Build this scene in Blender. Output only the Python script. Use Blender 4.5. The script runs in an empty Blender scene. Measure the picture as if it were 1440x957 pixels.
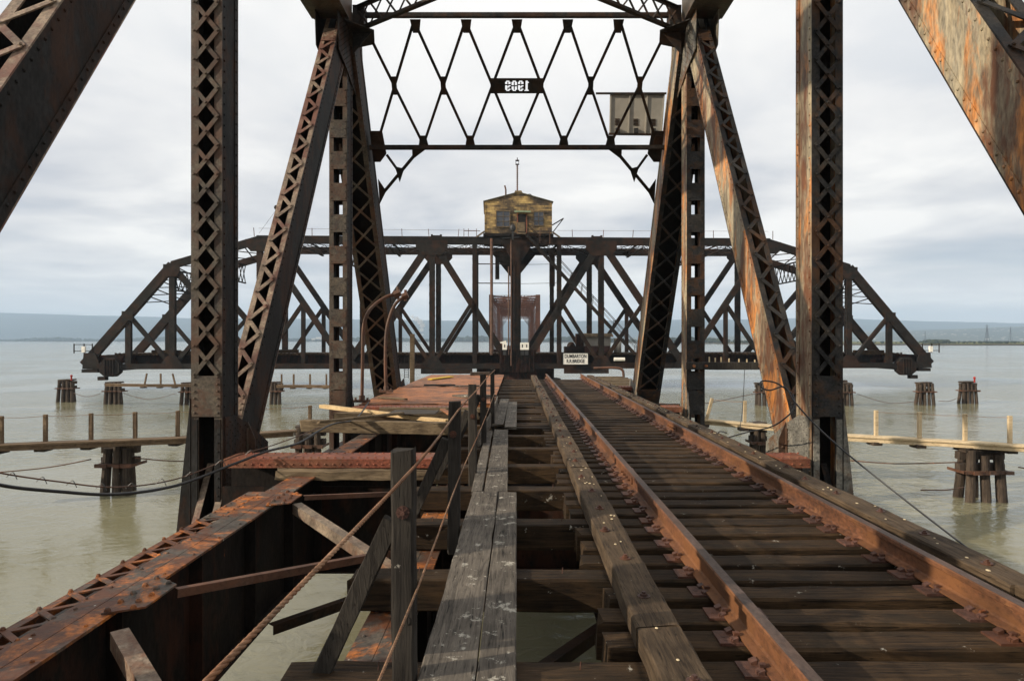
import bpy, math, random
from mathutils import Vector, Matrix
random.seed(7)
R = math.radians
S = bpy.context.scene
col = S.collection

# ---------------------------------------------------------------- camera
H = 1.6
cam = bpy.data.cameras.new('camera'); cam.lens = 24; cam.sensor_width = 36
cam.shift_x = -7 / 1440; cam.clip_start = 0.05; cam.clip_end = 80000
co = bpy.data.objects.new('camera', cam); col.objects.link(co)
co.location = (0, 0, H); co.rotation_euler = (R(90), 0, 0)
S.camera = co

# ---------------------------------------------------------------- exposure
S.view_settings.view_transform = 'Standard'; S.view_settings.look = 'None'
S.view_settings.gamma = 1; S.view_settings.use_curve_mapping = False
S.view_settings.exposure = 0.45

# ---------------------------------------------------------------- sky and sun
SUN = Vector((-1.0, -0.34, 0.44)).normalized()
elev = math.asin(SUN.z); azim = math.atan2(SUN.x, SUN.y)
W = bpy.data.worlds.new('World'); S.world = W; W.use_nodes = True
nt = W.node_tree; N = nt.nodes; L = nt.links
for n in list(N): N.remove(n)

def nn(N, t, **k):
    n = N.new(t)
    for a, v in k.items():
        if a == 'ins':
            for kk, vv in v.items(): n.inputs[kk].default_value = vv
        else: setattr(n, a, v)
    return n

def mathn(N, L, op, a, b=None, clamp=False):
    n = N.new('ShaderNodeMath'); n.operation = op; n.use_clamp = clamp
    for i, x in enumerate((a, b)):
        if x is None: continue
        if isinstance(x, (int, float)): n.inputs[i].default_value = x
        else: L.new(x, n.inputs[i])
    return n.outputs[0]

def ramp(N, L, fac, stops, interp='LINEAR'):
    n = N.new('ShaderNodeValToRGB'); cr = n.color_ramp; cr.interpolation = interp
    while len(cr.elements) < len(stops): cr.elements.new(0.5)
    for e, (p, c) in zip(cr.elements, stops):
        e.position = p
        e.color = (c[0], c[1], c[2], 1) if hasattr(c, '__len__') else (c, c, c, 1)
    if fac is not None: L.new(fac, n.inputs[0])
    return n.outputs[0]

def mixc(N, L, fac, a, b, mode='MIX'):
    n = N.new('ShaderNodeMix'); n.data_type = 'RGBA'; n.blend_type = mode
    if isinstance(fac, (int, float)): n.inputs[0].default_value = fac
    else: L.new(fac, n.inputs[0])
    for s, x in ((6, a), (7, b)):
        if isinstance(x, tuple): n.inputs[s].default_value = (x[0], x[1], x[2], 1)
        else: L.new(x, n.inputs[s])
    return n.outputs[2]

sky = nn(N, 'ShaderNodeTexSky', sky_type='NISHITA', sun_disc=False, sun_elevation=elev, sun_rotation=azim % (2 * math.pi))
tc = nn(N, 'ShaderNodeTexCoord')
sx = nn(N, 'ShaderNodeSeparateXYZ'); L.new(tc.outputs['Generated'], sx.inputs[0])
# cloud sheet: direction projected on a high flat layer
zc = mathn(N, L, 'MAXIMUM', mathn(N, L, 'ADD', sx.outputs[2], 0.12), 0.03)
cx = mathn(N, L, 'DIVIDE', sx.outputs[0], zc); cy = mathn(N, L, 'DIVIDE', sx.outputs[1], zc)
cv = nn(N, 'ShaderNodeCombineXYZ'); L.new(cx, cv.inputs[0]); L.new(cy, cv.inputs[1])
n1 = nn(N, 'ShaderNodeTexNoise', ins={'Scale': 0.95, 'Detail': 7, 'Roughness': 0.52, 'Distortion': 0.25}); L.new(cv.outputs[0], n1.inputs['Vector'])
n2 = nn(N, 'ShaderNodeTexNoise', ins={'Scale': 0.28, 'Detail': 4, 'Roughness': 0.5}); L.new(cv.outputs[0], n2.inputs['Vector'])
shade = mathn(N, L, 'ADD', mathn(N, L, 'MULTIPLY', n1.outputs[0], 0.55), mathn(N, L, 'MULTIPLY', n2.outputs[0], 0.45))
cl = ramp(N, L, shade, [(0.40, (0.33, 0.36, 0.42)), (0.455, (0.445, 0.455, 0.49)), (0.51, (0.60, 0.595, 0.60)), (0.57, (0.80, 0.78, 0.75))])
up = ramp(N, L, sx.outputs[2], [(0.0, 0.60), (0.06, 0.50), (0.11, 0.12), (0.2, 0.12), (0.33, 0.62), (0.46, 0.92)])
cl2 = mixc(N, L, up, cl, (0.82, 0.805, 0.78))
skyc = mixc(N, L, 1.0, sky.outputs[0], (0.09, 0.09, 0.09), 'MULTIPLY')
thin = ramp(N, L, n1.outputs[0], [(0.36, 0.88), (0.47, 1.0)])
fin = mixc(N, L, thin, skyc, cl2)
bg = nn(N, 'ShaderNodeBackground', ins={'Strength': 1.0}); L.new(fin, bg.inputs[0])
wo = nn(N, 'ShaderNodeOutputWorld'); L.new(bg.outputs[0], wo.inputs[0])

sl = bpy.data.lights.new('sun', 'SUN'); sl.energy = 4.4; sl.angle = R(0.6); sl.color = (1.0, 0.86, 0.68)
so = bpy.data.objects.new('sun', sl); col.objects.link(so)
so.rotation_euler = (-SUN).to_track_quat('-Z', 'Y').to_euler()
so.location = (-30, -10, 30)

# ================================================================ helpers
ORG = {}
def P(px, py, d): return Vector(((px - 727) * d / 960, d, H - (py - 478) * d / 960))

def tag(o, label=None, cat=None, group=None, kind=None):
    if label: o['label'] = label
    if cat: o['category'] = cat
    if group: o['group'] = group
    if kind: o['kind'] = kind
    return o

def empty(name, loc, label, cat, group=None, local=False):
    o = bpy.data.objects.new(name, None); col.objects.link(o); o.location = loc
    o.empty_display_size = 0.3
    ORG[o.name] = Vector((0, 0, 0)) if local else Vector(loc)
    return tag(o, label, cat, group)

class MB:
    def __init__(s): s.v = []; s.f = []; s.g = []
    def add(s, vs, fs):
        s.g.append((len(s.v), len(s.f))); b = len(s.v); s.v += [Vector(v) for v in vs]; s.f += [tuple(b + i for i in f) for f in fs]; return s
    def hexa(s, c):   # 8 corners, bottom loop then top loop
        return s.add(c, [(0, 3, 2, 1), (4, 5, 6, 7), (0, 1, 5, 4), (1, 2, 6, 5), (2, 3, 7, 6), (3, 0, 4, 7)])
    def box(s, x0, x1, y0, y1, z0, z1):
        if x0 > x1: x0, x1 = x1, x0
        if y0 > y1: y0, y1 = y1, y0
        if z0 > z1: z0, z1 = z1, z0
        return s.hexa([(x0, y0, z0), (x1, y0, z0), (x1, y1, z0), (x0, y1, z0), (x0, y0, z1), (x1, y0, z1), (x1, y1, z1), (x0, y1, z1)])
    def bar(s, a, b, w, t, up=(0, 0, 1)):   # bar from a to b; t along 'up', w across
        a = Vector(a); b = Vector(b); d = (b - a).normalized(); u = Vector(up)
        r = d.cross(u)
        if r.length < 1e-4: r = d.cross(Vector((0, 1, 0)))
        r.normalize(); u = r.cross(d).normalized(); r = r * w / 2; u = u * t / 2
        return s.hexa([a - r - u, a + r - u, b + r - u, b - r - u, a - r + u, a + r + u, b + r + u, b - r + u])
    def prism(s, pts, off):   # planar polygon extruded by vector off
        n = len(pts); off = Vector(off); pts = [Vector(p) for p in pts]
        return s.add(pts + [p + off for p in pts], [tuple(range(n))[::-1], tuple(range(n, 2 * n))] + [(i, (i + 1) % n, n + (i + 1) % n, n + i) for i in range(n)])
    def tube(s, pts, r, n=8, caps=True):
        pts = [Vector(p) for p in pts]; m = len(pts); rings = []
        rr = r if hasattr(r, '__len__') else [r] * m
        prev = None
        for i, p in enumerate(pts):
            t = (pts[min(i + 1, m - 1)] - pts[max(i - 1, 0)]).normalized()
            if prev is None:
                u = t.cross(Vector((0, 0, 1)));
                if u.length < 1e-3: u = t.cross(Vector((0, 1, 0)))
            else: u = prev - t * prev.dot(t)
            u.normalize(); prev = u; w = t.cross(u)
            rings += [p + (u * math.cos(k * 2 * math.pi / n) + w * math.sin(k * 2 * math.pi / n)) * rr[i] for k in range(n)]
        fs = [(i * n + k, i * n + (k + 1) % n, (i + 1) * n + (k + 1) % n, (i + 1) * n + k) for i in range(m - 1) for k in range(n)]
        if caps: fs += [tuple(range(n))[::-1], tuple((m - 1) * n + k for k in range(n))]
        return s.add(rings, fs)
    def rivet(s, p, nrm, r=0.019, h=0.016):
        p = Vector(p); nrm = Vector(nrm).normalized()
        u = nrm.cross(Vector((0.31, 0.2, 0.93))).normalized(); w = nrm.cross(u)
        vs = []
        for rad, hh in ((r, -0.001), (r * 0.86, h * 0.55), (r * 0.45, h)):
            vs += [p + (u * math.cos(k * math.pi / 3) + w * math.sin(k * math.pi / 3)) * rad + nrm * hh for k in range(6)]
        fs = [(k + 6 * j, (k + 1) % 6 + 6 * j, (k + 1) % 6 + 6 * j + 6, k + 6 * j + 6) for j in range(2) for k in range(6)] + [(12, 13, 14, 15, 16, 17)]
        return s.add(vs, fs)
    def ball(s, c, r, n=8, m=5, sq=(1, 1, 1)):
        c = Vector(c); vs = [c + Vector((0, 0, r * sq[2]))]
        for j in range(1, m):
            a = math.pi * j / m
            vs += [c + Vector((r * sq[0] * math.sin(a) * math.cos(2 * math.pi * k / n), r * sq[1] * math.sin(a) * math.sin(2 * math.pi * k / n), r * sq[2] * math.cos(a))) for k in range(n)]
        vs.append(c - Vector((0, 0, r * sq[2])))
        fs = [(0, 1 + k, 1 + (k + 1) % n) for k in range(n)]
        for j in range(m - 2): fs += [(1 + j * n + k, 1 + (j + 1) * n + k, 1 + (j + 1) * n + (k + 1) % n, 1 + j * n + (k + 1) % n) for k in range(n)]
        e = len(vs) - 1; b = 1 + (m - 2) * n
        fs += [(e, b + (k + 1) % n, b + k) for k in range(n)]
        return s.add(vs, fs)
    def timber(s, a, b, w, h, rnd=0.004, ch=0.012, seg=0.35, up=(0, 0, 1), ragged=0.0, bow=0.0):
        """weathered timber: chamfered section, wavering edges, chewed ends"""
        a = Vector(a); b = Vector(b); L_ = (b - a).length; d = (b - a).normalized(); u = Vector(up)
        r = d.cross(u)
        if r.length < 1e-4: r = d.cross(Vector((0, 1, 0)))
        r.normalize(); u = r.cross(d).normalized()
        n = max(2, int(L_ / seg)); prof = []
        W2, H2 = w / 2, h / 2
        for x, y in ((-W2 + ch, -H2), (W2 - ch, -H2), (W2, -H2 + ch), (W2, H2 - ch), (W2 - ch, H2), (-W2 + ch, H2), (-W2, H2 - ch), (-W2, -H2 + ch)): prof.append((x, y))
        vs = []; k = len(prof)
        for i in range(n + 1):
            t = i / n
            for x, y in prof:
                e = random.uniform(-ragged, ragged) if i in (0, n) else 0
                q = 1.0 if 0 < i < n else 0.985
                vs.append(a + d * (L_ * t + e) + r * (x * q + random.uniform(-rnd, rnd) + bow * 4 * t * (1 - t)) + u * (y * q + random.uniform(-rnd, rnd)))
        fs = [(i * k + j, i * k + (j + 1) % k, (i + 1) * k + (j + 1) % k, (i + 1) * k + j) for i in range(n) for j in range(k)]
        fs += [tuple(range(k))[::-1], tuple(n * k + j for j in range(k))]
        return s.add(vs, fs)
    def build_each(s, name, mat, parent=None):   # every shape added so far becomes an object of its own
        ends = s.g[1:] + [(len(s.v), len(s.f))]
        for (v0, f0), (v1, f1) in zip(s.g, ends):
            m_ = MB(); m_.v = s.v[v0:v1]; m_.f = [tuple(i - v0 for i in f) for f in s.f[f0:f1]]; m_.build(name, mat, parent)
    def build(s, name, mat, parent=None, label=None, smooth=False):
        me = bpy.data.meshes.new(name)
        if parent is not None:
            o_ = ORG[parent.name]
        else:
            xs = [v.x for v in s.v]; ys = [v.y for v in s.v]; zs = [v.z for v in s.v]
            o_ = Vector(((min(xs) + max(xs)) / 2, (min(ys) + max(ys)) / 2, min(zs)))
        me.from_pydata([v - o_ for v in s.v], [], s.f); me.update()
        import bmesh
        bm = bmesh.new(); bm.from_mesh(me); bmesh.ops.recalc_face_normals(bm, faces=bm.faces); bm.to_mesh(me); bm.free()
        if smooth:
            for p in me.polygons: p.use_smooth = True
        me.materials.append(mat)
        o = bpy.data.objects.new(name, me); col.objects.link(o)
        ORG[o.name] = Vector(o_)
        if parent is not None: o.parent = parent
        else: o.location = o_
        if label: o['label'] = label
        return o

def curve(pts, n=8):
    pts = [Vector(p) for p in pts]; out = []
    for i in range(len(pts) - 1):
        p0 = pts[max(i - 1, 0)]; p1 = pts[i]; p2 = pts[i + 1]; p3 = pts[min(i + 2, len(pts) - 1)]
        for k in range(n):
            t = k / n
            out.append(0.5 * ((2 * p1) + (p2 - p0) * t + (2 * p0 - 5 * p1 + 4 * p2 - p3) * t * t + (3 * p1 - p0 - 3 * p2 + p3) * t ** 3))
    out.append(pts[-1]); return out

def dup(root, loc, rotz=0.0):
    r = root.copy(); col.objects.link(r); r.location = loc; r.rotation_euler = (0, 0, rotz)
    for ch in list(root.children):
        c = ch.copy(); col.objects.link(c); c.parent = r
        for g in ch.children:
            q = g.copy(); col.objects.link(q); q.parent = c
    return r

# ================================================================ materials
def mat(name):
    m = bpy.data.materials.new(name); m.use_nodes = True
    t = m.node_tree; bs = t.nodes['Principled BSDF']
    return m, t.nodes, t.links, bs

def coords(N, L, scale=(1, 1, 1), obj=True):
    t = N.new('ShaderNodeTexCoord'); mp = N.new('ShaderNodeMapping'); mp.inputs['Scale'].default_value = scale
    oi = N.new('ShaderNodeObjectInfo'); va = N.new('ShaderNodeVectorMath'); va.operation = 'SCALE'
    cb = N.new('ShaderNodeCombineXYZ')
    for i in range(3): L.new(oi.outputs['Random'], cb.inputs[i])
    L.new(cb.outputs[0], va.inputs[0]); va.inputs['Scale'].default_value = 37.0
    ad = N.new('ShaderNodeVectorMath'); ad.operation = 'ADD'
    L.new(t.outputs['Object'], ad.inputs[0]); L.new(va.outputs[0], ad.inputs[1])
    L.new(ad.outputs[0], mp.inputs[0]); return mp.outputs[0], oi.outputs['Random']

def noise(N, L, v, scale, detail=6, rough=0.6, dist=0.0):
    n = N.new('ShaderNodeTexNoise'); n.inputs['Scale'].default_value = scale; n.inputs['Detail'].default_value = detail
    n.inputs['Roughness'].default_value = rough; n.inputs['Distortion'].default_value = dist
    if v is not None: L.new(v, n.inputs['Vector'])
    return n.outputs[0]

def bump(N, L, bs, h, strength=0.4, dist=0.01):
    b = N.new('ShaderNodeBump'); b.inputs['Strength'].default_value = strength; b.inputs['Distance'].default_value = dist
    L.new(h, b.inputs['Height']); L.new(b.outputs[0], bs.inputs['Normal'])

def steel(name, paint, paint2, rust, amount=0.5, orange=0.2, streak=(1, 1, 1), rough=0.62, orangec=(0.42, 0.13, 0.03), spots=0.0):
    m, N, L, bs = mat(name)
    v, rnd = coords(N, L, streak)
    a = noise(N, L, v, 0.9, 8, 0.62, 0.3); b = noise(N, L, v, 5.0, 8, 0.68, 0.4); c = noise(N, L, v, 28.0, 5, 0.65)
    base = mixc(N, L, ramp(N, L, b, [(0.38, 0), (0.62, 1)]), paint, paint2)
    mix1 = mathn(N, L, 'ADD', mathn(N, L, 'MULTIPLY', a, 0.6), mathn(N, L, 'MULTIPLY', b, 0.4))
    lo = 0.62 - 0.24 * amount
    f1 = ramp(N, L, mix1, [(lo - 0.035, 0), (lo + 0.05, 1)])
    r2 = mixc(N, L, ramp(N, L, c, [(0.35, 0), (0.65, 1)]), rust, tuple(x * 0.55 for x in rust))
    colr = mixc(N, L, f1, base, r2)
    d = noise(N, L, v, 2.6, 9, 0.7, 0.6)
    lo2 = 0.72 - 0.28 * orange
    f2 = ramp(N, L, d, [(lo2 - 0.03, 0), (lo2 + 0.02, 0.45), (lo2 + 0.09, 1)])
    colr = mixc(N, L, f2, colr, orangec)
    fine = ramp(N, L, c, [(0.32, 0.5), (0.5, 1.0), (0.68, 1.45)])
    wash = ramp(N, L, noise(N, L, v, 1.9, 4, 0.6, 1.0), [(0.35, 0.6), (0.6, 1.15)])
    colr = mixc(N, L, 1.0, colr, wash, 'MULTIPLY')
    colr = mixc(N, L, 1.0, colr, fine, 'MULTIPLY')
    if spots:
        vo = N.new('ShaderNodeTexVoronoi'); vo.inputs['Scale'].default_value = 6.0; L.new(v, vo.inputs['Vector'])
        f3 = ramp(N, L, vo.outputs['Distance'], [(0.05 * spots, 1), (0.07 * spots, 0)])
        f3 = mathn(N, L, 'MULTIPLY', f3, ramp(N, L, noise(N, L, v, 1.7, 2), [(0.52, 0), (0.56, 1)]))
        colr = mixc(N, L, f3, colr, (0.5, 0.47, 0.4))
    L.new(colr, bs.inputs['Base Color']); bs.inputs['Roughness'].default_value = rough
    bs.inputs['Specular IOR Level'].default_value = 0.35 if max(paint) > 0.05 else 0.16
    hh = mathn(N, L, 'ADD', mathn(N, L, 'MULTIPLY', c, 0.5), mathn(N, L, 'MULTIPLY', f1, 0.35))
    bump(N, L, bs, hh, 0.7, 0.008)
    return m

def wood(name, dark, light, axis='y', grain=1.0, drop=0.0, rough=0.85, moss=None):
    m, N, L, bs = mat(name)
    sc = {'x': (0.06, 1, 1), 'y': (1, 0.06, 1), 'z': (1, 1, 0.06)}[axis]
    v, rnd = coords(N, L, sc)
    v2, _ = coords(N, L, (1, 1, 1))
    g = noise(N, L, v, 28 * grain, 5, 0.7, 1.2); g2 = noise(N, L, v, 90 * grain, 3, 0.6, 0.4)
    p = noise(N, L, v2, 2.2, 5, 0.6)
    f = mathn(N, L, 'ADD', mathn(N, L, 'MULTIPLY', g, 0.6), mathn(N, L, 'MULTIPLY', p, 0.4))
    c = mixc(N, L, ramp(N, L, f, [(0.36, 0), (0.66, 1)]), dark, light)
    if moss: c = mixc(N, L, ramp(N, L, noise(N, L, v2, 3.4, 6, 0.7), [(0.5, 0), (0.62, 0.8)]), c, moss)
    val = mathn(N, L, 'ADD', mathn(N, L, 'MULTIPLY', rnd, 0.5), 0.75)
    c = mixc(N, L, 1.0, c, ramp(N, L, val, [(0, 0.0), (1, 1.0)]), 'MULTIPLY')
    crack = ramp(N, L, g2, [(0.30, 0.25), (0.40, 1.0)])
    c = mixc(N, L, 1.0, c, crack, 'MULTIPLY')
    if drop:
        vo = N.new('ShaderNodeTexNoise'); vo.inputs['Scale'].default_value = 7; vo.inputs['Detail'].default_value = 9; vo.inputs['Roughness'].default_value = 0.75
        L.new(v2, vo.inputs['Vector'])
        f3 = ramp(N, L, vo.outputs[0], [(0.68 - 0.03 * drop, 0), (0.72 - 0.03 * drop, 0.8)])
        c = mixc(N, L, f3, c, (0.42, 0.40, 0.34))
    L.new(c, bs.inputs['Base Color']); bs.inputs['Roughness'].default_value = rough; bs.inputs['Specular IOR Level'].default_value = 0.2
    hh = mathn(N, L, 'ADD', mathn(N, L, 'MULTIPLY', g, 0.7), mathn(N, L, 'MULTIPLY', crack, 0.5))
    bump(N, L, bs, hh, 0.9, 0.012)
    return m

def plain(name, c, rough=0.7, var=0.25, scale=3.0, bmp=0.2):
    m, N, L, bs = mat(name)
    v, _ = coords(N, L)
    n = noise(N, L, v, scale, 7, 0.65)
    cc = mixc(N, L, ramp(N, L, n, [(0.35, 0), (0.65, 1)]), tuple(x * (1 - var) for x in c), tuple(min(1, x * (1 + var)) for x in c))
    L.new(cc, bs.inputs['Base Color']); bs.inputs['Roughness'].default_value = rough
    if bmp: bump(N, L, bs, n, bmp, 0.01)
    return m

M = {}
# weathered grey-tan paint over rust; left truss copy has its shade painted in
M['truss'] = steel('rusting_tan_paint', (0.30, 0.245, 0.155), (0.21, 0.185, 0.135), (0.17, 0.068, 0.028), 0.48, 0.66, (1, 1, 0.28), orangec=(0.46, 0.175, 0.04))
M['truss_left_shaded'] = steel('shade_darkened_truss_paint', (0.020, 0.0195, 0.019), (0.012, 0.0115, 0.011), (0.050, 0.024, 0.014), 0.42, 0.10, (1, 1, 0.5), orangec=(0.15, 0.06, 0.03), rough=0.7)  # same truss paint with the left side's shade put into its colour
M['lace_right'] = steel('shaded_slate_lacing', (0.018, 0.018, 0.019), (0.032, 0.028, 0.023), (0.075, 0.038, 0.02), 0.35, 0.08, orangec=(0.2, 0.09, 0.03))  # darker paint with the right front faces' shade painted in
M['lace_pale'] = steel('lit_brown_lacing', (0.22, 0.165, 0.115), (0.15, 0.11, 0.08), (0.17, 0.075, 0.05), 0.5, 0.08)  # brown paint with the light on the left diagonals' faces painted in
M['truss_dark'] = steel('dark_truss_paint', (0.018, 0.017, 0.016), (0.032, 0.026, 0.021), (0.055, 0.030, 0.018), 0.5, 0.05, rough=0.66, orangec=(0.16, 0.06, 0.02))  # dark paint with brown rust patches
M['lace'] = steel('brown_lacing_paint', (0.080, 0.062, 0.042), (0.046, 0.040, 0.033), (0.09, 0.045, 0.025), 0.5, 0.08)
M['gus_right'] = steel('grey_gusset_paint', (0.16, 0.15, 0.125), (0.11, 0.105, 0.09), (0.15, 0.08, 0.04), 0.35, 0.12, orangec=(0.4, 0.15, 0.04))
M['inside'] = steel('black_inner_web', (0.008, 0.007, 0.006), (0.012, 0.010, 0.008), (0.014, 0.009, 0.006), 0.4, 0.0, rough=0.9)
M['girder'] = steel('orange_rust_flange', (0.085, 0.070, 0.055), (0.050, 0.044, 0.038), (0.150, 0.052, 0.020), 0.55, 0.66, orangec=(0.44, 0.135, 0.02), spots=1.0)
M['girder_web'] = steel('dark_girder_web', (0.011, 0.009, 0.008), (0.017, 0.012, 0.009), (0.05, 0.02, 0.012), 0.4, 0.05, (1, 1, 0.4), rough=0.8)
M['redbeam'] = steel('red_rust_beam', (0.20, 0.058, 0.03), (0.15, 0.046, 0.026), (0.23, 0.09, 0.045), 0.5, 0.25, orangec=(0.42, 0.16, 0.07))
M['rail'] = steel('rail_rust', (0.140, 0.056, 0.024), (0.090, 0.038, 0.020), (0.195, 0.080, 0.029), 0.5, 0.22, (1, 0.55, 1), orangec=(0.33, 0.15, 0.06), rough=0.72)
M['railtop'] = steel('rail_head_rust', (0.080, 0.052, 0.040), (0.060, 0.042, 0.035), (0.10, 0.055, 0.036), 0.5, 0.12, (1, 0.5, 1), orangec=(0.26, 0.12, 0.05), rough=0.6)
M['plate'] = steel('tie_plate_rust', (0.085, 0.040, 0.029), (0.055, 0.030, 0.024), (0.12, 0.048, 0.026), 0.5, 0.1)
M['deckplate'] = steel('orange_deck_plate', (0.34, 0.124, 0.036), (0.27, 0.094, 0.028), (0.20, 0.084, 0.034), 0.5, 0.25, orangec=(0.42, 0.16, 0.07))
M['far_steel'] = steel('swing_bridge_steel', (0.018, 0.0155, 0.0135), (0.011, 0.010, 0.009), (0.040, 0.021, 0.013), 0.46, 0.04, (0.35, 0.35, 0.35), rough=0.75, orangec=(0.16, 0.07, 0.035))
M['far_red'] = steel('red_brown_far_span', (0.085, 0.036, 0.026), (0.05, 0.026, 0.020), (0.10, 0.042, 0.028), 0.5, 0.1, (0.3, 0.3, 0.3), rough=0.8)
M['pipe'] = steel('rusty_pipe', (0.10, 0.055, 0.036), (0.07, 0.042, 0.030), (0.14, 0.062, 0.034), 0.5, 0.2)
M['angle'] = steel('pale_rust_angle', (0.22, 0.17, 0.12), (0.16, 0.12, 0.09), (0.18, 0.09, 0.05), 0.45, 0.15)
M['tie'] = wood('creosoted_tie', (0.006, 0.0036, 0.0022), (0.076, 0.045, 0.021), 'x', 0.8, 1.3, moss=(0.022, 0.015, 0.008))
M['guard'] = wood('grey_brown_guard', (0.024, 0.016, 0.010), (0.135, 0.094, 0.057), 'y', 1.0, 0.6)
M['plank'] = wood('grey_plank', (0.036, 0.031, 0.026), (0.180, 0.156, 0.128), 'y', 1.0, 3.2)
M['post'] = wood('grey_post', (0.013, 0.011, 0.010), (0.060, 0.053, 0.044), 'z', 1.0, 0.1)
M['oldbeam'] = wood('old_grey_beam', (0.05, 0.034, 0.021), (0.24, 0.18, 0.11), 'x', 0.7, 0.3)
M['newwood'] = wood('fresh_yellow_board', (0.40, 0.27, 0.13), (0.62, 0.47, 0.27), 'x', 0.5, 0)
M['tar'] = plain('tarred_board', (0.035, 0.028, 0.022), 0.9, 0.4, 12, 0.8)
M['catwood'] = wood('pale_catwalk_wood', (0.38, 0.29, 0.17), (0.62, 0.50, 0.33), 'x', 0.5, 0.3)
M['catdark'] = wood('brown_catwalk_wood', (0.07, 0.045, 0.028), (0.20, 0.14, 0.085), 'x', 0.5, 0.3)
M['pile'] = wood('wet_black_pile', (0.018, 0.014, 0.012), (0.10, 0.075, 0.055), 'z', 0.5, 0.5)
M['rope'] = steel('rusty_wire_rope', (0.26, 0.15, 0.085), (0.20, 0.12, 0.07), (0.24, 0.11, 0.05), 0.5, 0.1)
M['cable'] = plain('black_rubber_cable', (0.012, 0.012, 0.013), 0.45, 0.2, 10, 0)
M['white'] = plain('dirty_white_paint', (0.74, 0.71, 0.64), 0.6, 0.12, 3, 0.1)
M['black'] = plain('black_paint', (0.015, 0.015, 0.015), 0.6, 0.2, 3, 0)
M['greypanel'] = plain('grey_sheet_metal', (0.27, 0.25, 0.21), 0.55, 0.14, 2.0, 0.1)
M['roofing'] = plain('mossy_roofing', (0.085, 0.075, 0.045), 0.9, 0.4, 2.5, 0.5)
M['glass'] = plain('dull_window_glass', (0.055, 0.06, 0.075), 0.2, 0.4, 1.5, 0)
M['awning'] = plain('green_tin_awning', (0.13, 0.17, 0.10), 0.7, 0.4, 5, 0.2)
M['dark_in'] = plain('dark_interior', (0.008, 0.007, 0.006), 0.9, 0.2, 3, 0)
M['concrete'] = plain('stained_concrete', (0.22, 0.20, 0.17), 0.9, 0.3, 1.0, 0.6)
M['redlamp'] = plain('red_lens', (0.30, 0.02, 0.01), 0.3, 0.1, 3, 0)
M['yellow'] = plain('yellow_rag', (0.55, 0.36, 0.02), 0.7, 0.2, 3, 0.1)
M['drop'] = plain('pale_speck', (0.55, 0.45, 0.28), 0.7, 0.2, 9, 0)

def siding():
    m, N, L, bs = mat('peeling_yellow_siding')
    t = N.new('ShaderNodeTexCoord'); s = N.new('ShaderNodeSeparateXYZ'); L.new(t.outputs['Object'], s.inputs[0])
    row = mathn(N, L, 'FLOOR', mathn(N, L, 'MULTIPLY', s.outputs[2], 5.0))
    cb = N.new('ShaderNodeCombineXYZ'); L.new(mathn(N, L, 'MULTIPLY', s.outputs[0], 0.2), cb.inputs[0]); L.new(mathn(N, L, 'MULTIPLY', s.outputs[1], 0.2), cb.inputs[1]); L.new(mathn(N, L, 'MULTIPLY', row, 3.71), cb.inputs[2])
    a = noise(N, L, cb.outputs[0], 2.6, 5, 0.7, 0.0); b = noise(N, L, t.outputs['Object'], 0.42, 3, 0.5)
    f = mathn(N, L, 'ADD', mathn(N, L, 'MULTIPLY', a, 0.62), mathn(N, L, 'MULTIPLY', b, 0.38))
    c = ramp(N, L, f, [(0.40, (0.035, 0.026, 0.018)), (0.475, (0.095, 0.066, 0.038)), (0.54, (0.27, 0.18, 0.075)), (0.63, (0.58, 0.40, 0.15))])
    w = mathn(N, L, 'FRACT', mathn(N, L, 'MULTIPLY', s.outputs[2], 5.0))
    c = mixc(N, L, 1.0, c, ramp(N, L, w, [(0.0, 0.3), (0.14, 1.0)]), 'MULTIPLY')
    L.new(c, bs.inputs['Base Color']); bs.inputs['Roughness'].default_value = 0.85
    bump(N, L, bs, w, 0.8, 0.03); return m
M['siding'] = siding()

def water_mat():
    m, N, L, bs = mat('turbid_bay_water')
    t = N.new('ShaderNodeTexCoord')
    mp = N.new('ShaderNodeMapping'); mp.inputs['Scale'].default_value = (0.8, 1.0, 1); L.new(t.outputs['Object'], mp.inputs[0])
    v = mp.outputs[0]
    a = noise(N, L, v, 0.55, 3, 0.55, 0.6); b = noise(N, L, v, 2.6, 4, 0.6, 0.8); c = noise(N, L, v, 0.06, 3, 0.55, 0.4)
    calm = ramp(N, L, c, [(0.42, 0.25), (0.56, 1.0)])
    h = mathn(N, L, 'MULTIPLY', mathn(N, L, 'ADD', mathn(N, L, 'MULTIPLY', a, 0.55), mathn(N, L, 'MULTIPLY', b, 0.30)), calm)
    bump(N, L, bs, h, 0.62, 0.36)
    d = noise(N, L, v, 0.12, 5, 0.6, 0.5)
    cc = mixc(N, L, ramp(N, L, d, [(0.35, 0), (0.65, 1)]), (0.172, 0.163, 0.098), (0.198, 0.188, 0.122))
    L.new(cc, bs.inputs['Base Color']); bs.inputs['Roughness'].default_value = 0.09; bs.inputs['IOR'].default_value = 1.33
    return m
M['water'] = water_mat()

WZ = -3.8

# ================================================================ the setting
w = MB(); w.add([(-10900, -850, WZ), (10900, -850, WZ), (10900, 8100, WZ), (-10900, 8100, WZ)], [(0, 1, 2, 3)])
tag(w.build('water', M['water']), kind='structure')

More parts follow.
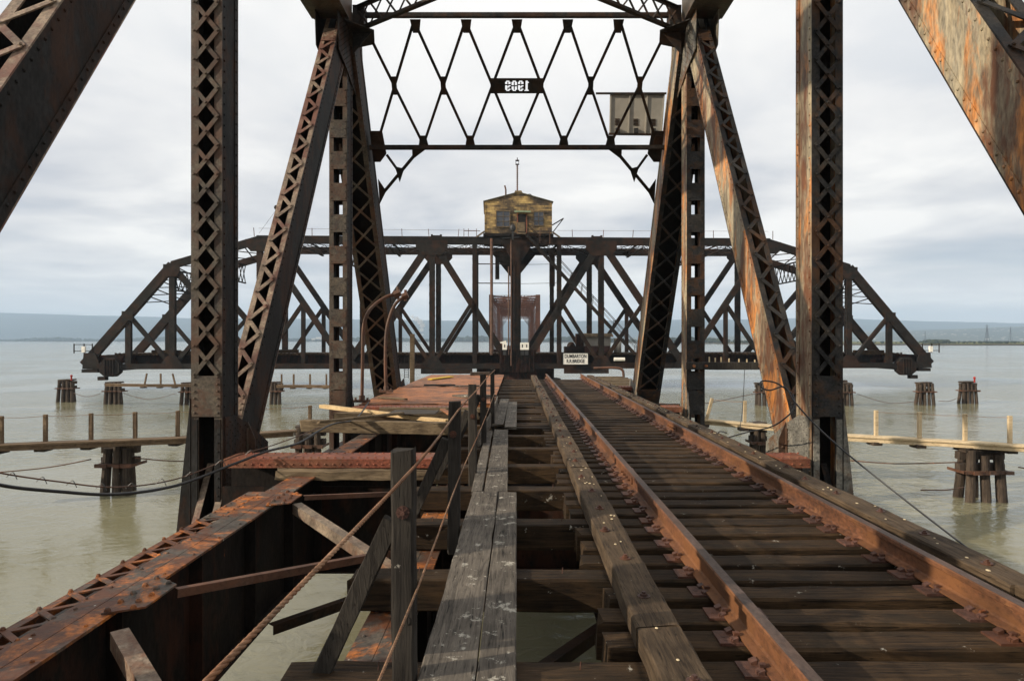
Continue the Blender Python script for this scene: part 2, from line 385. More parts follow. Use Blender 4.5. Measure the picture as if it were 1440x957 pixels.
def land_mat(name, c1, c2, specks=0.0, sc=0.002, spc=(0.95, 0.90, 0.82)):
    m, N, L, bs = mat(name)
    t = N.new('ShaderNodeTexCoord')
    a = noise(N, L, t.outputs['Object'], sc, 7, 0.65)
    c = mixc(N, L, ramp(N, L, a, [(0.4, 0), (0.6, 1)]), c1, c2)
    if specks:
        vo = N.new('ShaderNodeTexVoronoi'); vo.inputs['Scale'].default_value = 0.02; L.new(t.outputs['Object'], vo.inputs['Vector'])
        f = ramp(N, L, vo.outputs['Distance'], [(0.16, 1), (0.2, 0)])
        f = mathn(N, L, 'MULTIPLY', f, ramp(N, L, noise(N, L, t.outputs['Object'], 0.0012, 3), [(0.40, 0), (0.5, specks)]))
        c = mixc(N, L, f, c, spc)
    L.new(c, bs.inputs['Base Color']); bs.inputs['Roughness'].default_value = 0.95; bs.inputs['Specular IOR Level'].default_value = 0.0
    return m
M['hill'] = land_mat('wooded_hills', (0.016, 0.024, 0.018), (0.028, 0.034, 0.022), 0.0)
M['town'] = land_mat('low_hills_with_houses', (0.045, 0.052, 0.035), (0.075, 0.075, 0.045), 1.0)
M['marsh'] = land_mat('green_marsh', (0.10, 0.125, 0.035), (0.13, 0.10, 0.05), 0, 0.02)
M['levee'] = land_mat('dark_shore', (0.028, 0.022, 0.016), (0.045, 0.036, 0.025), 0, 0.02)
M['trees'] = land_mat('far_tree_belt', (0.018, 0.026, 0.018), (0.035, 0.042, 0.022), 0, 0.01)

def lerp(tab, x):
    if x <= tab[0][0]: return tab[0][1]
    for (a, b), (c, d) in zip(tab, tab[1:]):
        if x <= c: return b + (d - b) * (x - a) / (c - a)
    return tab[-1][1]

def ridge(name, mt, D0, D1, prof, pxr, nx, ny, rough, z0=WZ - 2):
    m_ = MB(); vs = []; fs = []
    rr = random.Random(11)
    ph = [(rr.uniform(0, 6.3), rr.uniform(0.6, 1.4)) for _ in range(14)]
    for j in range(ny + 1):
        t = j / ny; D = D0 + (D1 - D0) * t
        for i in range(nx + 1):
            px = pxr[0] + (pxr[1] - pxr[0]) * i / nx
            top = (478 - lerp(prof, px)) * D1 / 960
            X = (px - 727) * D / 960
            sh = math.sin(t * math.pi / 2) ** 0.8
            nz = sum(math.sin(X * 0.0011 * (k + 1) * q + D * 0.0017 * (k + 1) + p) / (k + 1.5) for k, (p, q) in enumerate(ph))
            z = WZ + 3 + top * sh + nz * rough * min(1, t * 2.5) * (0.25 + (1 - t) * 0.9)
            if j == 0: z = z0
            vs.append((X, D, z))
    for j in range(ny):
        for i in range(nx):
            a = j * (nx + 1) + i; fs.append((a, a + 1, a + nx + 2, a + nx + 1))
    m_.add(vs, fs); o = m_.build(name, mt, smooth=True); return tag(o, kind='structure')
# big ridge under the cloud base, then the lower built-up hills on the right
ridge('hills', M['hill'], 5400, 7700, [(-400, 436), (0, 440), (250, 446), (600, 451), (800, 451), (1000, 449), (1150, 447), (1300, 452), (1500, 456), (1900, 462)], (-500, 1950), 160, 16, 17)
ridge('low_hills', M['town'], 3300, 4700, [(850, 474), (1000, 472), (1150, 468), (1300, 464), (1440, 459), (1700, 456), (1950, 460)], (850, 1950), 90, 12, 7)

# shore: far on the left, close on the right
shore = [(-700, 3400), (0, 3300), (400, 2900), (700, 2300), (900, 1400), (1050, 1000), (1200, 800), (1450, 740), (1950, 700)]
m_ = MB(); vs = []; fs = []; n = 120
for i in range(n + 1):
    px = -600 + 2500 * i / n; D = lerp(shore, px) * (1 + 0.01 * math.sin(px * 0.05))
    for dd, zz in ((0, WZ - 0.3), (4, WZ + 1.3), (9, WZ + 1.4)): vs.append(((px - 727) * (D + dd) / 960, D + dd, zz))
for i in range(n):
    for k in range(2):
        a = i * 3 + k; fs.append((a, a + 3, a + 4, a + 1))
m_.add(vs, fs); tag(m_.build('shore', M['levee']), kind='structure')
m_ = MB(); vs = []; fs = []
for i in range(n + 1):
    px = -600 + 2500 * i / n; D = lerp(shore, px) * (1 + 0.01 * math.sin(px * 0.05)) + 9
    for k in range(5):
        d2 = D + (5600 - D) * (k / 4) ** 2
        vs.append(((px - 727) * d2 / 960, d2, WZ + 1.38 + (0.8 if k else 0)))
for i in range(n):
    for k in range(4):
        a = i * 5 + k; fs.append((a, a + 5, a + 6, a + 1))
m_.add(vs, fs); tag(m_.build('ground', M['marsh']), kind='structure')

# far tree belt along the shore (nobody could count it)
m_ = MB()
for k in range(2600):
    px = random.uniform(-300, 1150); D0 = lerp(shore, px)
    D = D0 + random.uniform(30, 450) * (0.3 + D0 / 3000)
    if random.random() < max(0, (px - 700) / 520): continue
    h = random.uniform(9, 21) * (0.55 + 0.55 * math.sin(px * 0.021) ** 2) * min(1.0, D / 2400)
    X = (px - 727) * D / 960; wd = random.uniform(0.35, 1.0) * h
    m_.ball((X, D, WZ + 1.5 + h * 0.45), 1.0, 6, 4, (wd, wd, h * 0.55))
tag(m_.build('far_wood', M['trees'], label='dark belt of trees along the far left shore'), cat='trees', kind='stuff')
m_ = MB()
for k in range(260):
    px = random.choice([random.gauss(1316, 10), random.gauss(1316, 8), random.uniform(1180, 1440), random.gauss(1400, 20)])
    D = lerp(shore, px) + random.uniform(60, 420); h = random.uniform(2.0, 4.4) * (1.25 if abs(px - 1316) < 16 else 0.7)
    X = (px - 727) * D / 960
    m_.ball((X, D, WZ + 2.0 + h * 0.4), 1.0, 6, 4, (h * random.uniform(0.5, 1.1), h * 0.7, h * 0.55))
tag(m_.build('shore_bushes', M['trees'], label='clumps of dark bushes on the near right marsh shore'), cat='bushes', kind='stuff')

# far buildings, left of centre
for i, (px, wd, h, D) in enumerate([(442, 24, 13, 3150), (449, 30, 19, 3250), (457, 22, 12, 3200), (205, 30, 8, 3500)]):
    X = (px - 727) * D / 960
    r_ = empty('building', (X, D, WZ + 2), ['low pale block at the left of the far white buildings', 'tallest far white block between two lower ones', 'low pale block at the right of the far white buildings', 'long low white shed among trees on the far left shore'][i], 'building', 'far buildings on the opposite shore')
    b = MB(); b.box(X - wd / 2, X + wd / 2, D, D + 16, WZ + 2, WZ + 2 + h); b.build('wall', M['white'], r_)
    b = MB()
    for k in range(int(h // 4)):
        b.box(X - wd / 2 + 1.5, X + wd / 2 - 1.5, D - 0.15, D - 0.02, WZ + 3.6 + k * 4, WZ + 5.2 + k * 4)
    b.build('window', M['glass'], r_)
    b = MB(); b.box(X - wd / 2 - 0.5, X + wd / 2 + 0.5, D - 0.5, D + 16.5, WZ + 2 + h, WZ + 2.6 + h); b.build('roof', M['greypanel'], r_)

# transmission pylons
def pylon(px, D, h, lab):
    X = (px - 727) * D / 960; z0 = WZ + 1.5
    r_ = empty('transmission_pylon', (X, D, z0), lab, 'pylon', 'power pylons over the marsh')
    b = MB(); hw = h * 0.09; t = 0.34
    for sx_ in (-1, 1):
        for sy in (-1, 1):
            b.bar((X + sx_ * hw, D + sy * hw, z0), (X + sx_ * 0.6, D + sy * 0.6, z0 + h * 0.75), t, t, (0, 1, 0))
            b.bar((X + sx_ * 0.6, D + sy * 0.6, z0 + h * 0.75), (X, D, z0 + h), t, t, (0, 1, 0))
    for k in range(7):
        q = k / 7; q2 = (k + 1) / 7; a = hw * (1 - q) + 0.6 * q; c = hw * (1 - q2) + 0.6 * q2
        for sy in (-1, 1):
            b.bar((X - a, D + sy * a, z0 + h * 0.75 * q), (X + c, D + sy * c, z0 + h * 0.75 * q2), 0.2, 0.2, (0, 1, 0))
            b.bar((X + a, D + sy * a, z0 + h * 0.75 * q), (X - c, D + sy * c, z0 + h * 0.75 * q2), 0.2, 0.2, (0, 1, 0))
    b.build('tower', M['far_steel'], r_)
    for q in (0.72, 0.82, 0.92):
        b = MB(); b.bar((X - h * 0.12, D, z0 + h * q), (X + h * 0.12, D, z0 + h * q), 0.35, 0.35); b.build('crossarm', M['far_steel'], r_)
pylon(1388, 1350, 36, 'tallest latticed pylon on the right marsh')
pylon(1421, 1900, 42, 'latticed pylon near the right edge, right of the tallest')
pylon(1301, 2300, 38, 'small latticed pylon left of the dark bushes')

# haze
hz = MB(); hz.box(-11000, 11000, -900, 8200, WZ - 6, 335)
m = bpy.data.materials.new('haze'); m.use_nodes = True; t = m.node_tree
t.nodes.remove(t.nodes['Principled BSDF'])
pv = t.nodes.new('ShaderNodeVolumePrincipled'); pv.inputs['Density'].default_value = 0.00017
pv.inputs['Color'].default_value = (0.56, 0.75, 0.97, 1); pv.inputs['Anisotropy'].default_value = 0.0
t.links.new(pv.outputs[0], t.nodes['Material Output'].inputs['Volume'])
hob = hz.build('haze', m); tag(hob, kind='stuff')

# ================================================================ truss members
PIT = 7.5; DN = [2.55 - PIT, 2.55, 2.55 + PIT, 2.55 + 2 * PIT]      # panel points along the deck
TOPZ = 10.0; BOTZ = -1.4

class Member:
    """boxed built-up member lying in a truss plane x = s*xi .. s*xo, seen along its axis a -> b in (y, z)"""
    def __init__(q, s, a, b, xi, xo, dep):
        q.s = s; q.a = Vector((0, a[0], a[1])); q.b = Vector((0, b[0], b[1]))
        q.u = (q.b - q.a).normalized(); q.w = Vector((0, q.u.z, -q.u.y)); q.L = (q.b - q.a).length
        q.xi, q.xo, q.dep = xi, xo, dep
    def pt(q, t, x, w): return q.a + q.u * t + Vector((q.s * x, 0, 0)) + q.w * w
    def bx(q, mb, t0, t1, x0, x1, w0, w1):
        mb.hexa([q.pt(t0, x0, w0), q.pt(t0, x1, w0), q.pt(t0, x1, w1), q.pt(t0, x0, w1), q.pt(t1, x0, w0), q.pt(t1, x1, w0), q.pt(t1, x1, w1), q.pt(t1, x0, w1)])
    def lbar(q, mb, t0, x0, t1, x1, w, wd, th):
        a = q.pt(t0, x0, w); b = q.pt(t1, x1, w); mb.bar(a, b, wd, th, q.w)

def build_member(root, name, s, a, b, xi, xo, dep, lace, pitch=0.42, leg=0.10, t0=0.0, t1=None, label=None,
                 rivets=True, solid=True, back=True, riv_sp=0.16, m_body=None, m_lace=None, det=1.0):
    q = Member(s, a, b, xi, xo, dep); t1 = q.L if t1 is None else t1
    body = MB(); h = dep / 2; th = 0.028
    q.bx(body, 0, q.L, xi, xi + th, -h + 0.014, h - 0.014); q.bx(body, 0, q.L, xo - th, xo, -h + 0.014, h - 0.014)
    lm = MB()
    for x0, x1 in ((xi - 0.0125, xi + leg), (xo - leg, xo + 0.0125)):
        q.bx(lm, 0, q.L, x0, x1, -h - 0.004, -h + 0.014); q.bx(lm, 0, q.L, x0, x1, h - 0.014, h + 0.004)
    for w0, w1 in ((-h, -h + 0.13), (h - 0.13, h)):      # angle legs on the web faces
        q.bx(body, 0, q.L, xi - 0.012, xi, w0 + 0.016, w1); q.bx(body, 0, q.L, xo, xo + 0.012, w0, w1 - 0.016)
    if rivets:
        n = Vector((-s, 0, 0)); k = 0.1
        while k < q.L:
            for w_ in (-h + 0.075, h - 0.075): body.rivet(q.pt(k, xi - 0.012, w_), n)
            k += riv_sp
    bo = body.build(name, m_body or M['truss' if s > 0 else 'truss_left_shaded'], root, label=label)
    if solid:
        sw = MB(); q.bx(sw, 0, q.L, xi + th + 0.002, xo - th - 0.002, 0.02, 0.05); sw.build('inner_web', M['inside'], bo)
    A = xi + 0.045; B = xo - 0.045; nf = -q.w
    for face, wn in ((-h - 0.012, 1), (h + 0.012, 0)):
        if wn == 0 and not back: continue
        sg = -1 if wn else 1
        if lace == 'double' or lace == 'single':
            k = t0; i = 0
            while k + pitch < t1:
                if lace == 'double':
                    q.lbar(lm, k, A, k + pitch, B, face, 0.062, 0.014)
                    q.lbar(lm, k, B, k + pitch, A, face + sg * 0.015, 0.062, 0.014)
                    if wn and rivets:
                        for tt, xx in ((k, A), (k, B), (k + pitch / 2, (A + B) / 2)): lm.rivet(q.pt(tt, xx, face - 0.022), nf, 0.021, 0.018)
                else:
                    x0, x1 = (A, B) if i % 2 == 0 else (B, A)
                    q.lbar(lm, k, x0, k + pitch, x1, face + (i % 2) * sg * 0.0145, 0.07, 0.014)
                    if wn and rivets: lm.rivet(q.pt(k, x0, face - 0.022), nf, 0.022, 0.02)
                k += pitch; i += 1
        elif lace == 'batten':
            k = t0
            while k + pitch * 0.6 < t1:
                q.bx(lm, k, k + pitch * 0.56, xi + 0.004, xo - 0.004, face - 0.007, face + 0.007)
                if wn:
                    for tt in (k + 0.06, k + pitch * 0.28, k + pitch * 0.5):
                        for xx in (A, B): lm.rivet(q.pt(tt, xx, face - 0.007), nf, 0.02, 0.016)
                k += pitch
        # end batten plates
        for k0, k1 in ((t0 - 0.62, t0 - 0.02), (t1 - 0.1, t1 + 0.4)):
            if k0 < 0: continue
            q.bx(lm, k0, min(k1, q.L), xi + 0.003, xo - 0.003, face - 0.008 , face + 0.006)
            if wn and rivets:
                kk = k0 + 0.06
                while kk < min(k1, q.L):
                    for xx in (A, B): lm.rivet(q.pt(kk, xx, face - 0.008), nf, 0.021, 0.018)
                    kk += 0.105
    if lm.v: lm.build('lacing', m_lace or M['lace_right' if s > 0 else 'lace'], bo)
    return bo

def gusset(root, s, x, poly, th=0.02, name='gusset_plate', riv=0.14, mt=None):
    mt = mt or M['gus_right' if s > 0 else 'truss_left_shaded']
    g = MB(); g.prism([(s * x, y, z) for y, z in poly], (s * th, 0, 0))
    # rivets on the face that looks at the track
    ys = [p[0] for p in poly]; zs = [p[1] for p in poly]
    def inside(y, z):
        r_ = False; n = len(poly)
        for i in range(n):
            y1, z1 = poly[i]; y2, z2 = poly[(i + 1) % n]
            if (z1 > z) != (z2 > z) and y < (y2 - y1) * (z - z1) / (z2 - z1) + y1: r_ = not r_
        return r_
    if riv:
        y = min(ys) + 0.06; k = 0
        while y < max(ys):
            z = min(zs) + 0.06 + (k % 2) * riv / 2
            while z < max(zs):
                if inside(y, z) and inside(y + 0.04, z) and inside(y - 0.04, z) and inside(y, z + .04) and inside(y, z - .04): g.rivet((s * x, y, z), (-s, 0, 0), 0.017, 0.014)
                z += riv
            y += riv * 0.8; k += 1
    return g.build(name, mt or M['truss'], root)

br = empty('truss_bridge', (0, 10, BOTZ - 0.4), 'near rusty through truss framing the view, with laced posts and open lattice portal', 'truss bridge')
for s in (-1, 1):
    # posts
    lab = 'rust streaked tan post' if s > 0 else 'dark weathered post, shade put into its paint'
    for k, d in enumerate(DN):
        if k == 3:
            build_member(br, 'truss_post', s, (d + 0.08, BOTZ), (d + 0.08, TOPZ - 0.5), 4.33, 4.76, 0.56, 'batten', pitch=0.80, t0=1.75, solid=False, label=lab, back=True)
        else:
            build_member(br, 'truss_post', s, (d + 0.28, BOTZ), (d + 0.28, TOPZ - 0.5), 4.35, 4.78, 0.58, 'double', pitch=0.42, t0=BOTZ * -1 + 0.48 + 0.62, label=lab)
    # splayed foot of the near post
    for d in DN[1:3]:
        f = MB()
        f.prism([(s * 4.795, d - 0.03, 0.75), (s * 4.795, d - 0.03, BOTZ), (s * 5.02, d - 0.03, BOTZ)], (0, 0.6, 0))
        f.box(s * 4.355, s * 4.44, d - 0.035, d - 0.012, BOTZ, 0.44); f.box(s * 4.69, s * 4.775, d - 0.035, d - 0.012, BOTZ, 0.44)
        for k in range(12): f.rivet((s * 4.39, d - 0.035, -1.2 + k * 0.13), (0, -1, 0), 0.016, 0.013)
        f.build('post_foot', M['gus_right' if s > 0 else 'truss_left_shaded'], br)
    # diagonals rising away from us
    for k in range(3):
        c0 = (DN[k] + 0.08, BOTZ); c1 = (DN[k + 1] + 0.42 if k < 2 else DN[3] + 0.15, TOPZ)
        if k == 2: build_member(br, 'truss_diagonal', s, (10.08, BOTZ), (17.62, TOPZ), 4.35, 4.68, 0.80, 'single', pitch=0.30, leg=0.08, t0=2.25, t1=12.0, label='tan diagonal streaked with orange rust' if s > 0 else 'brown diagonal with pale laced face', m_lace=M['lace_right'] if s > 0 else M['lace_pale'])
        else: build_member(br, 'truss_diagonal', s, c0, c1, 4.35, 4.80, 0.68, 'single', pitch=0.36, leg=0.10, t0=0.8, m_lace=M['lace_right'] if s > 0 else M['lace_pale'])
    # inclined end post falling away to the far bearing
    build_member(br, 'end_post', s, (25.0, -1.1), (17.55, TOPZ - 0.1), 4.2, 5.02, 0.82, 'double', pitch=0.78, leg=0.12, t0=1.5, t1=12.0, riv_sp=0.14, label='wide end post, black inside its crossed lacing')
    # top chord, box with plated underside
    c = MB()
    c.box(s * 4.18, s * 4.21, -9, 17.3, 9.56, 10.3); c.box(s * 4.99, s * 5.02, -9, 17.3, 9.56, 10.3)
    c.box(s * 4.12, s * 5.08, -9, 17.25, 10.303, 10.33); c.box(s * 4.14, s * 5.06, -9, 16.85, 9.53, 9.557)
    for k in range(60):
        for x in (4.2, 5.0): c.rivet((s * x, 8 + k * 0.15, 9.53), (0, 0, -1))
    c.build('top_chord', M['lace'], br)
    # bottom chord
    c = MB()
    for x in (4.30, 4.74): c.box(s * x, s * (x + 0.03), -9, 25.6, -1.8, -1.2)
    c.box(s * 4.24, s * 4.83, -9, 25.5, -1.197, -1.175)
    c.build('bottom_chord', M['truss_dark'], br)
    # gussets
    gusset(br, s, 4.29, [(16.35, 9.55), (16.45, 8.62), (17.2, 8.45), (18.5, 8.02), (19.1, 8.7), (18.9, 9.9), (17.2, 10.25), (16.35, 10.2)])
    gusset(br, s, 4.83, [(16.35, 9.55), (16.45, 8.72), (18.5, 8.1), (19.1, 8.7), (18.9, 9.9), (17.2, 10.25)], riv=0)
    c = MB(); c.box(s * 4.35, s * 4.68, 16.5, 16.53, 8.56, 8.95); 
    c.build('batten_plate', M['redbeam'], br)
    gusset(br, s, 4.32, [(10.12, -1.9), (10.12, 0.46), (10.45, 0.46), (10.9, 0.30), (11.85, -0.15), (11.9, -1.9)], riv=0.12)
    sa = MB(); sa.box(s * 4.315, s * 4.20, 10.95, 10.965, -1.6, 0.02); sa.prism([(s * 4.315, 10.95, 0.02), (s * 4.20, 10.95, 0.02), (s * 4.315, 10.95, 0.3)], (0, 0.015, 0)); sa.box(s * 4.315, s * 4.30, 10.88, 10.95, -1.6, 0.2)
    for k in range(8): sa.rivet((s * 4.26, 10.95, -1.3 + k * 0.17), (0, -1, 0), 0.024, 0.02); sa.rivet((s * 4.30, 10.91, -1.25 + k * 0.17), (-s, 0, 0), 0.02, 0.02)
    sa.build('stiffener', M['lace'], br)
    gusset(br, s, 4.325, [(17.2, -1.8), (17.2, -0.1), (17.35, 0.35), (17.7, 0.55), (18.2, -0.2), (18.4, -1.8)])
    gusset(br, s, 4.18, [(23.7, -1.9), (23.9, 0.0), (25.3, 0.2), (26.0, -0.8), (26.0, -1.9)], riv=0.2)

# ---- end portal, in the inclined plane of the end posts
def pp(x, t):        # t: 0 at the top strut, 1 at the lower strut
    return Vector((x, 17.57 + 1.96 * t, 9.94 - 2.83 * t))
pn = Vector((0, -0.82, -0.57))
pr = MB()
for t_, w_ in ((0.0, 0.10), (1.0, 0.11)):
    pr.bar(pp(-4.2, t_), pp(4.2, t_), 0.26, 0.03, (0, 0.57, -0.82)); pr.bar(pp(-4.2, t_) + pn * 0.02, pp(4.2, t_) + pn * 0.02, 0.035, w_, (0, 0.57, -0.82))
for t_ in (0.0, 1.0):
    a = pp(-4.2, t_); b = pp(4.2, t_)
    pr.bar(a + Vector((0, -0.06, 0.0)), b + Vector((0, -0.06, 0.0)), 0.10, 0.10, (0, 0, 1))
pf = pr.build('portal_frame', M['truss_dark'], br)
x0s = [-2.66, -1.33, 0.0, 1.33, 2.66]
def latbar(mb, xa, ta, xb, tb, o=0.0): mb.bar(pp(xa, ta) + pn * o, pp(xb, tb) + pn * o, 0.075, 0.02, pn)
lt = MB()
for x in (-4.0, -2.66, -1.33, 0, 1.33, 2.66, 4.0):
    lb = 0.0
    for sg in (-1, 1):
        xb = x + sg * 1.33
        if abs(xb) > 4.05: continue
        latbar(lt, x, 0.03, (x + xb) / 2, 0.5, 0.02 * sg); latbar(lt, (x + xb) / 2, 0.5, xb, 0.97, 0.02 * sg)
latt = lt.build('lattice', M['truss_dark'], pf)
# photograph: apexes at the top sit between the lower ones
lt.v = []; lt.f = []
TX = [-2.62, -1.31, 0.0, 1.31, 2.62]                # top apexes
BX = [-2.74, -1.37, 0.0, 1.37, 2.74]
ka = MB()
def tri_g(mb, x, t, up):
    d = 0.095 if up else -0.085
    pts = [pp(x - 0.14, t), pp(x + 0.14, t), pp(x + 0.085, t + d), pp(x - 0.085, t + d)]
    mb.prism([p + pn * 0.035 for p in pts], pn * 0.012)
for x in TX: tri_g(ka, x, 0.02, True)
for x in (-4.0, -2.66, -1.33, 0, 1.33, 2.66, 4.0): tri_g(ka, x, 0.98, False)
for x in (-3.33, -2.0, -0.665, 0.665, 2.0, 3.33):
    pts = [pp(x - 0.07, 0.43), pp(x + 0.07, 0.43), pp(x + 0.07, 0.57), pp(x - 0.07, 0.57)]
    if abs(x) > 1: ka.prism([p + pn * 0.035 for p in pts], pn * 0.012)
ka.build_each('gusset_plate', M['truss_dark'], pf)
# knee braces under the portal
for s in (-1, 1):
    kb = MB()
    a = pp(s * 2.75, 1.0); b = pp(s * 4.05, 1.42)
    kb.bar(a, b, 0.09, 0.04, pn); c_ = a.lerp(b, 0.52); kb.bar(c_, pp(s * 3.75, 1.06), 0.07, 0.03, pn)
    kb.prism([pp(s * 2.55, 1.0), pp(s * 3.0, 1.0), pp(s * 3.02, 1.1)], pn * 0.02)
    kb.prism([pp(s * 3.28, 1.18), pp(s * 3.55, 1.16), pp(s * 3.45, 1.30)], pn * 0.03)
    kb.prism([pp(s * 4.08, 1.27), pp(s * 4.12, 1.5), pp(s * 3.88, 1.38)], pn * 0.03)
    kb.prism([pp(s * 4.15, 0.86), pp(s * 3.8, 0.86), pp(s * 3.75, 1.05), pp(s * 3.95, 1.12), pp(s * 4.15, 1.12)], pn * 0.03)
    kb.build('knee_brace', M['truss_dark'], pf)
# date plate cut through with the year, read from the other side
GL = {'1': ['0110', '1110', '0110', '0110', '0110', '0110', '0110', '0110', '1111'],
      '9': ['01110', '11011', '11011', '00000', '11011', '01111', '00011', '11011', '01110'],
      '0': ['01110', '11011', '11011', '11011', '00000', '11011', '11011', '11011', '01110']}
rows = [''] * 9
for ch in '1909':
    for r_ in range(9): rows[r_] += GL[ch][r_] + '0'
rows = [r_[:-1][::-1] for r_ in rows]
nc = len(rows[0]); cw = 0.64 / nc; chh = 0.27 / 9
dp = MB(); cz = 0.5; L0 = 1.96 * 1.756; tt = lambda off: cz - off / 3.44
def cell(xa, xb, oa, ob): dp.prism([pp(xa, tt(oa)) + pn * 0.05, pp(xb, tt(oa)) + pn * 0.05, pp(xb, tt(ob)) + pn * 0.05, pp(xa, tt(ob)) + pn * 0.05], pn * 0.012)
X0 = -0.32
cell(-0.72, 0.72, 0.135, 0.20); cell(-0.72, 0.72, -0.20, -0.135); cell(-0.72, X0, -0.135, 0.135); cell(-X0, 0.72, -0.135, 0.135)
for r_ in range(9):
    o1 = 0.135 - r_ * chh; o0 = o1 - chh; c_ = 0
    while c_ < nc:
        if rows[r_][c_] == '0':
            e = c_
            while e < nc and rows[r_][e] == '0': e += 1
            cell(X0 + c_ * cw, X0 + e * cw, o0, o1); c_ = e
        else: c_ += 1
dp.build('date_plate', M['truss_dark'], pf, label='iron plate with the year 1909 cut through it, seen reversed')

# top lateral bracing between the chords, latticed
for s in (-1, 1):
    lb = MB()
    a = Vector((s * 4.1, 17.35, 9.44)); b = Vector((-s * 4.1, 11.2, 9.44)); up = Vector((0, 0, 0.62))
    lb.bar(a, b, 0.12, 0.02); lb.bar(a + up, b + up, 0.12, 0.02)
    lb.bar(a + Vector((0, 0, 0.05)), b + Vector((0, 0, 0.05)), 0.02, 0.09); lb.bar(a + up - Vector((0, 0, 0.05)), b + up - Vector((0, 0, 0.05)), 0.02, 0.09)
    n = 20
    for k in range(n):
        p = a.lerp(b, k / n); q = a.lerp(b, (k + 1) / n)
        lb.bar(p, q + up, 0.05, 0.012, (0.6, 0.8, 0)); lb.bar(p + up, q, 0.05, 0.012, (0.6, 0.8, 0))
    lb.build('lateral_brace', M['truss_dark'], br)
    c = MB(); c.prism([(s * 4.2, 16.6, 9.4), (s * 4.2, 18.2, 9.4), (s * 3.75, 18.0, 9.4), (s * 3.6, 17.2, 9.4)], (0, 0, 0.02))
    c.prism([(s * 4.16, 17.3, 9.4), (s * 3.7, 17.3, 9.4), (s * 4.16, 17.3, 8.85)], (0, 0.03, 0)); c.box(s * 3.88, s * 4.17, 17.3, 17.7, 9.4, 10.1)
    c.build_each('gusset_plate', M['truss_dark'], br)
c = MB()
for d in DN[:3]: c.box(-4.15, 4.15, d + 0.1, d + 0.4, 9.7, 10.2)
c.build_each('top_strut', M['truss_dark'], br)

# ---- floor system
for k, d in enumerate(DN + [25.0]):
    f = MB(); dd = d - 0.12
    f.box(-4.28, 4.28, dd - 0.01, dd + 0.015, -1.7, -0.52); f.box(-4.28, 4.28, dd - 0.2, dd + 0.2, -1.72, -1.702); f.box(-1.15, 3.5, dd - 0.2, dd + 0.2, -0.518, -0.495)
    fb = f.build('floor_beam', M['girder_web'], br)
    for xa, xb in ((-4.15, -1.17), (3.72, 4.15)):
        bw_ = MB(); bw_.box(xa, xb, dd - 0.01, dd + 0.015, -0.515, -0.10); bw_.build('bracket_web', M['girder_web'], fb)
        r_ = MB(); r_.box(xa, xb, dd - 0.28, dd + 0.28, -0.098, -0.075)
        r_.box(xa, xb, dd - 0.28, dd - 0.262, -0.20, -0.10)
        x = xa + 0.06
        while x < xb:
            r_.rivet((x, dd - 0.19, -0.075), (0, 0, 1), 0.022, 0.018); r_.rivet((x + 0.04, dd + 0.19, -0.075), (0, 0, 1), 0.022, 0.018); r_.rivet((x, dd - 0.28, -0.15), (0, -1, 0), 0.018, 0.015)
            x += 0.115
        r_.build('bracket_flange', M['redbeam'], fb)

def stringer(x0, x1, zt, zb, lab=None, y0=-3, y1=24.8, lacew=0, mt=None):
    g = MB(); xc = (x0 + x1) / 2
    g.box(x0, xc - 0.002, y0, y1, zt - 0.022, zt); g.box(xc + 0.002, x1, y0, y1, zt - 0.022, zt - 0.001)
    for x in (x0 + 0.05, x1 - 0.05):
        y = max(y0, 1)
        while y < min(y1, 14): g.rivet((x, y, zt), (0, 0, 1), 0.016, 0.012); y += 0.42 if x < xc else 0.5
    go = g.build('stringer', mt or M['girder'], br, label=lab)
    wb = MB(); wb.box(xc - 0.012, xc + 0.012, y0, y1, zb, zt - 0.022); wb.box(x0 + 0.02, x1 - 0.02, y0, y1, zb - 0.02, zb)
    y = y0 + 0.4
    while y < y1:
        for sg in (-1, 1): wb.box(xc + sg * 0.014, xc + sg * 0.13, y, y + 0.02, zb + 0.003, zt - 0.026)
        y += 1.25
    wb.build('web', M['girder_web'], go)
    return go
gs = stringer(-3.14, -2.79, -0.28, -1.58, 'orange rusted girder flange at the left')
lc = MB()
lc.box(-3.40, -3.34, -3, 8.6, -0.33, -0.318); lc.box(-3.408, -3.402, -3, 8.6, -0.42, -0.318); 
y = -2.0; i = 0
while y < 7.3:
    a, b = ((-3.36, y), (-3.14, y + 0.17)) if i % 2 == 0 else ((-3.14, y), (-3.36, y + 0.17))
    lc.bar((a[0], a[1], -0.308 + 0.013 * (i % 2)), (b[0], b[1], -0.308 + 0.013 * (i % 2)), 0.045, 0.012); lc.rivet((a[0], a[1], -0.29), (0, 0, 1), 0.02, 0.02)
    y += 0.17; i += 1
lc.box(-3.38, -3.15, 7.35, 8.6, -0.314, -0.302); lc.box(-3.38, -3.15, 3.45, 3.9, -0.290, -0.282)
for k in range(8): lc.rivet((-3.34, 7.4 + k * 0.14, -0.302), (0, 0, 1)); lc.rivet((-3.19, 7.4 + k * 0.14, -0.302), (0, 0, 1))
lc.build('lacing', M['girder'], gs)
stringer(-1.12, -0.76, -0.47, -1.5, 'flaking orange girder under the walkway')
stringer(0.86, 1.2, -0.48, -1.5, mt=M['truss_dark']); stringer(2.9, 3.25, -0.48, -1.5, mt=M['truss_dark'])
stringer(-3.1, -2.8, -0.3, -1.5, y0=25.2, y1=33); 
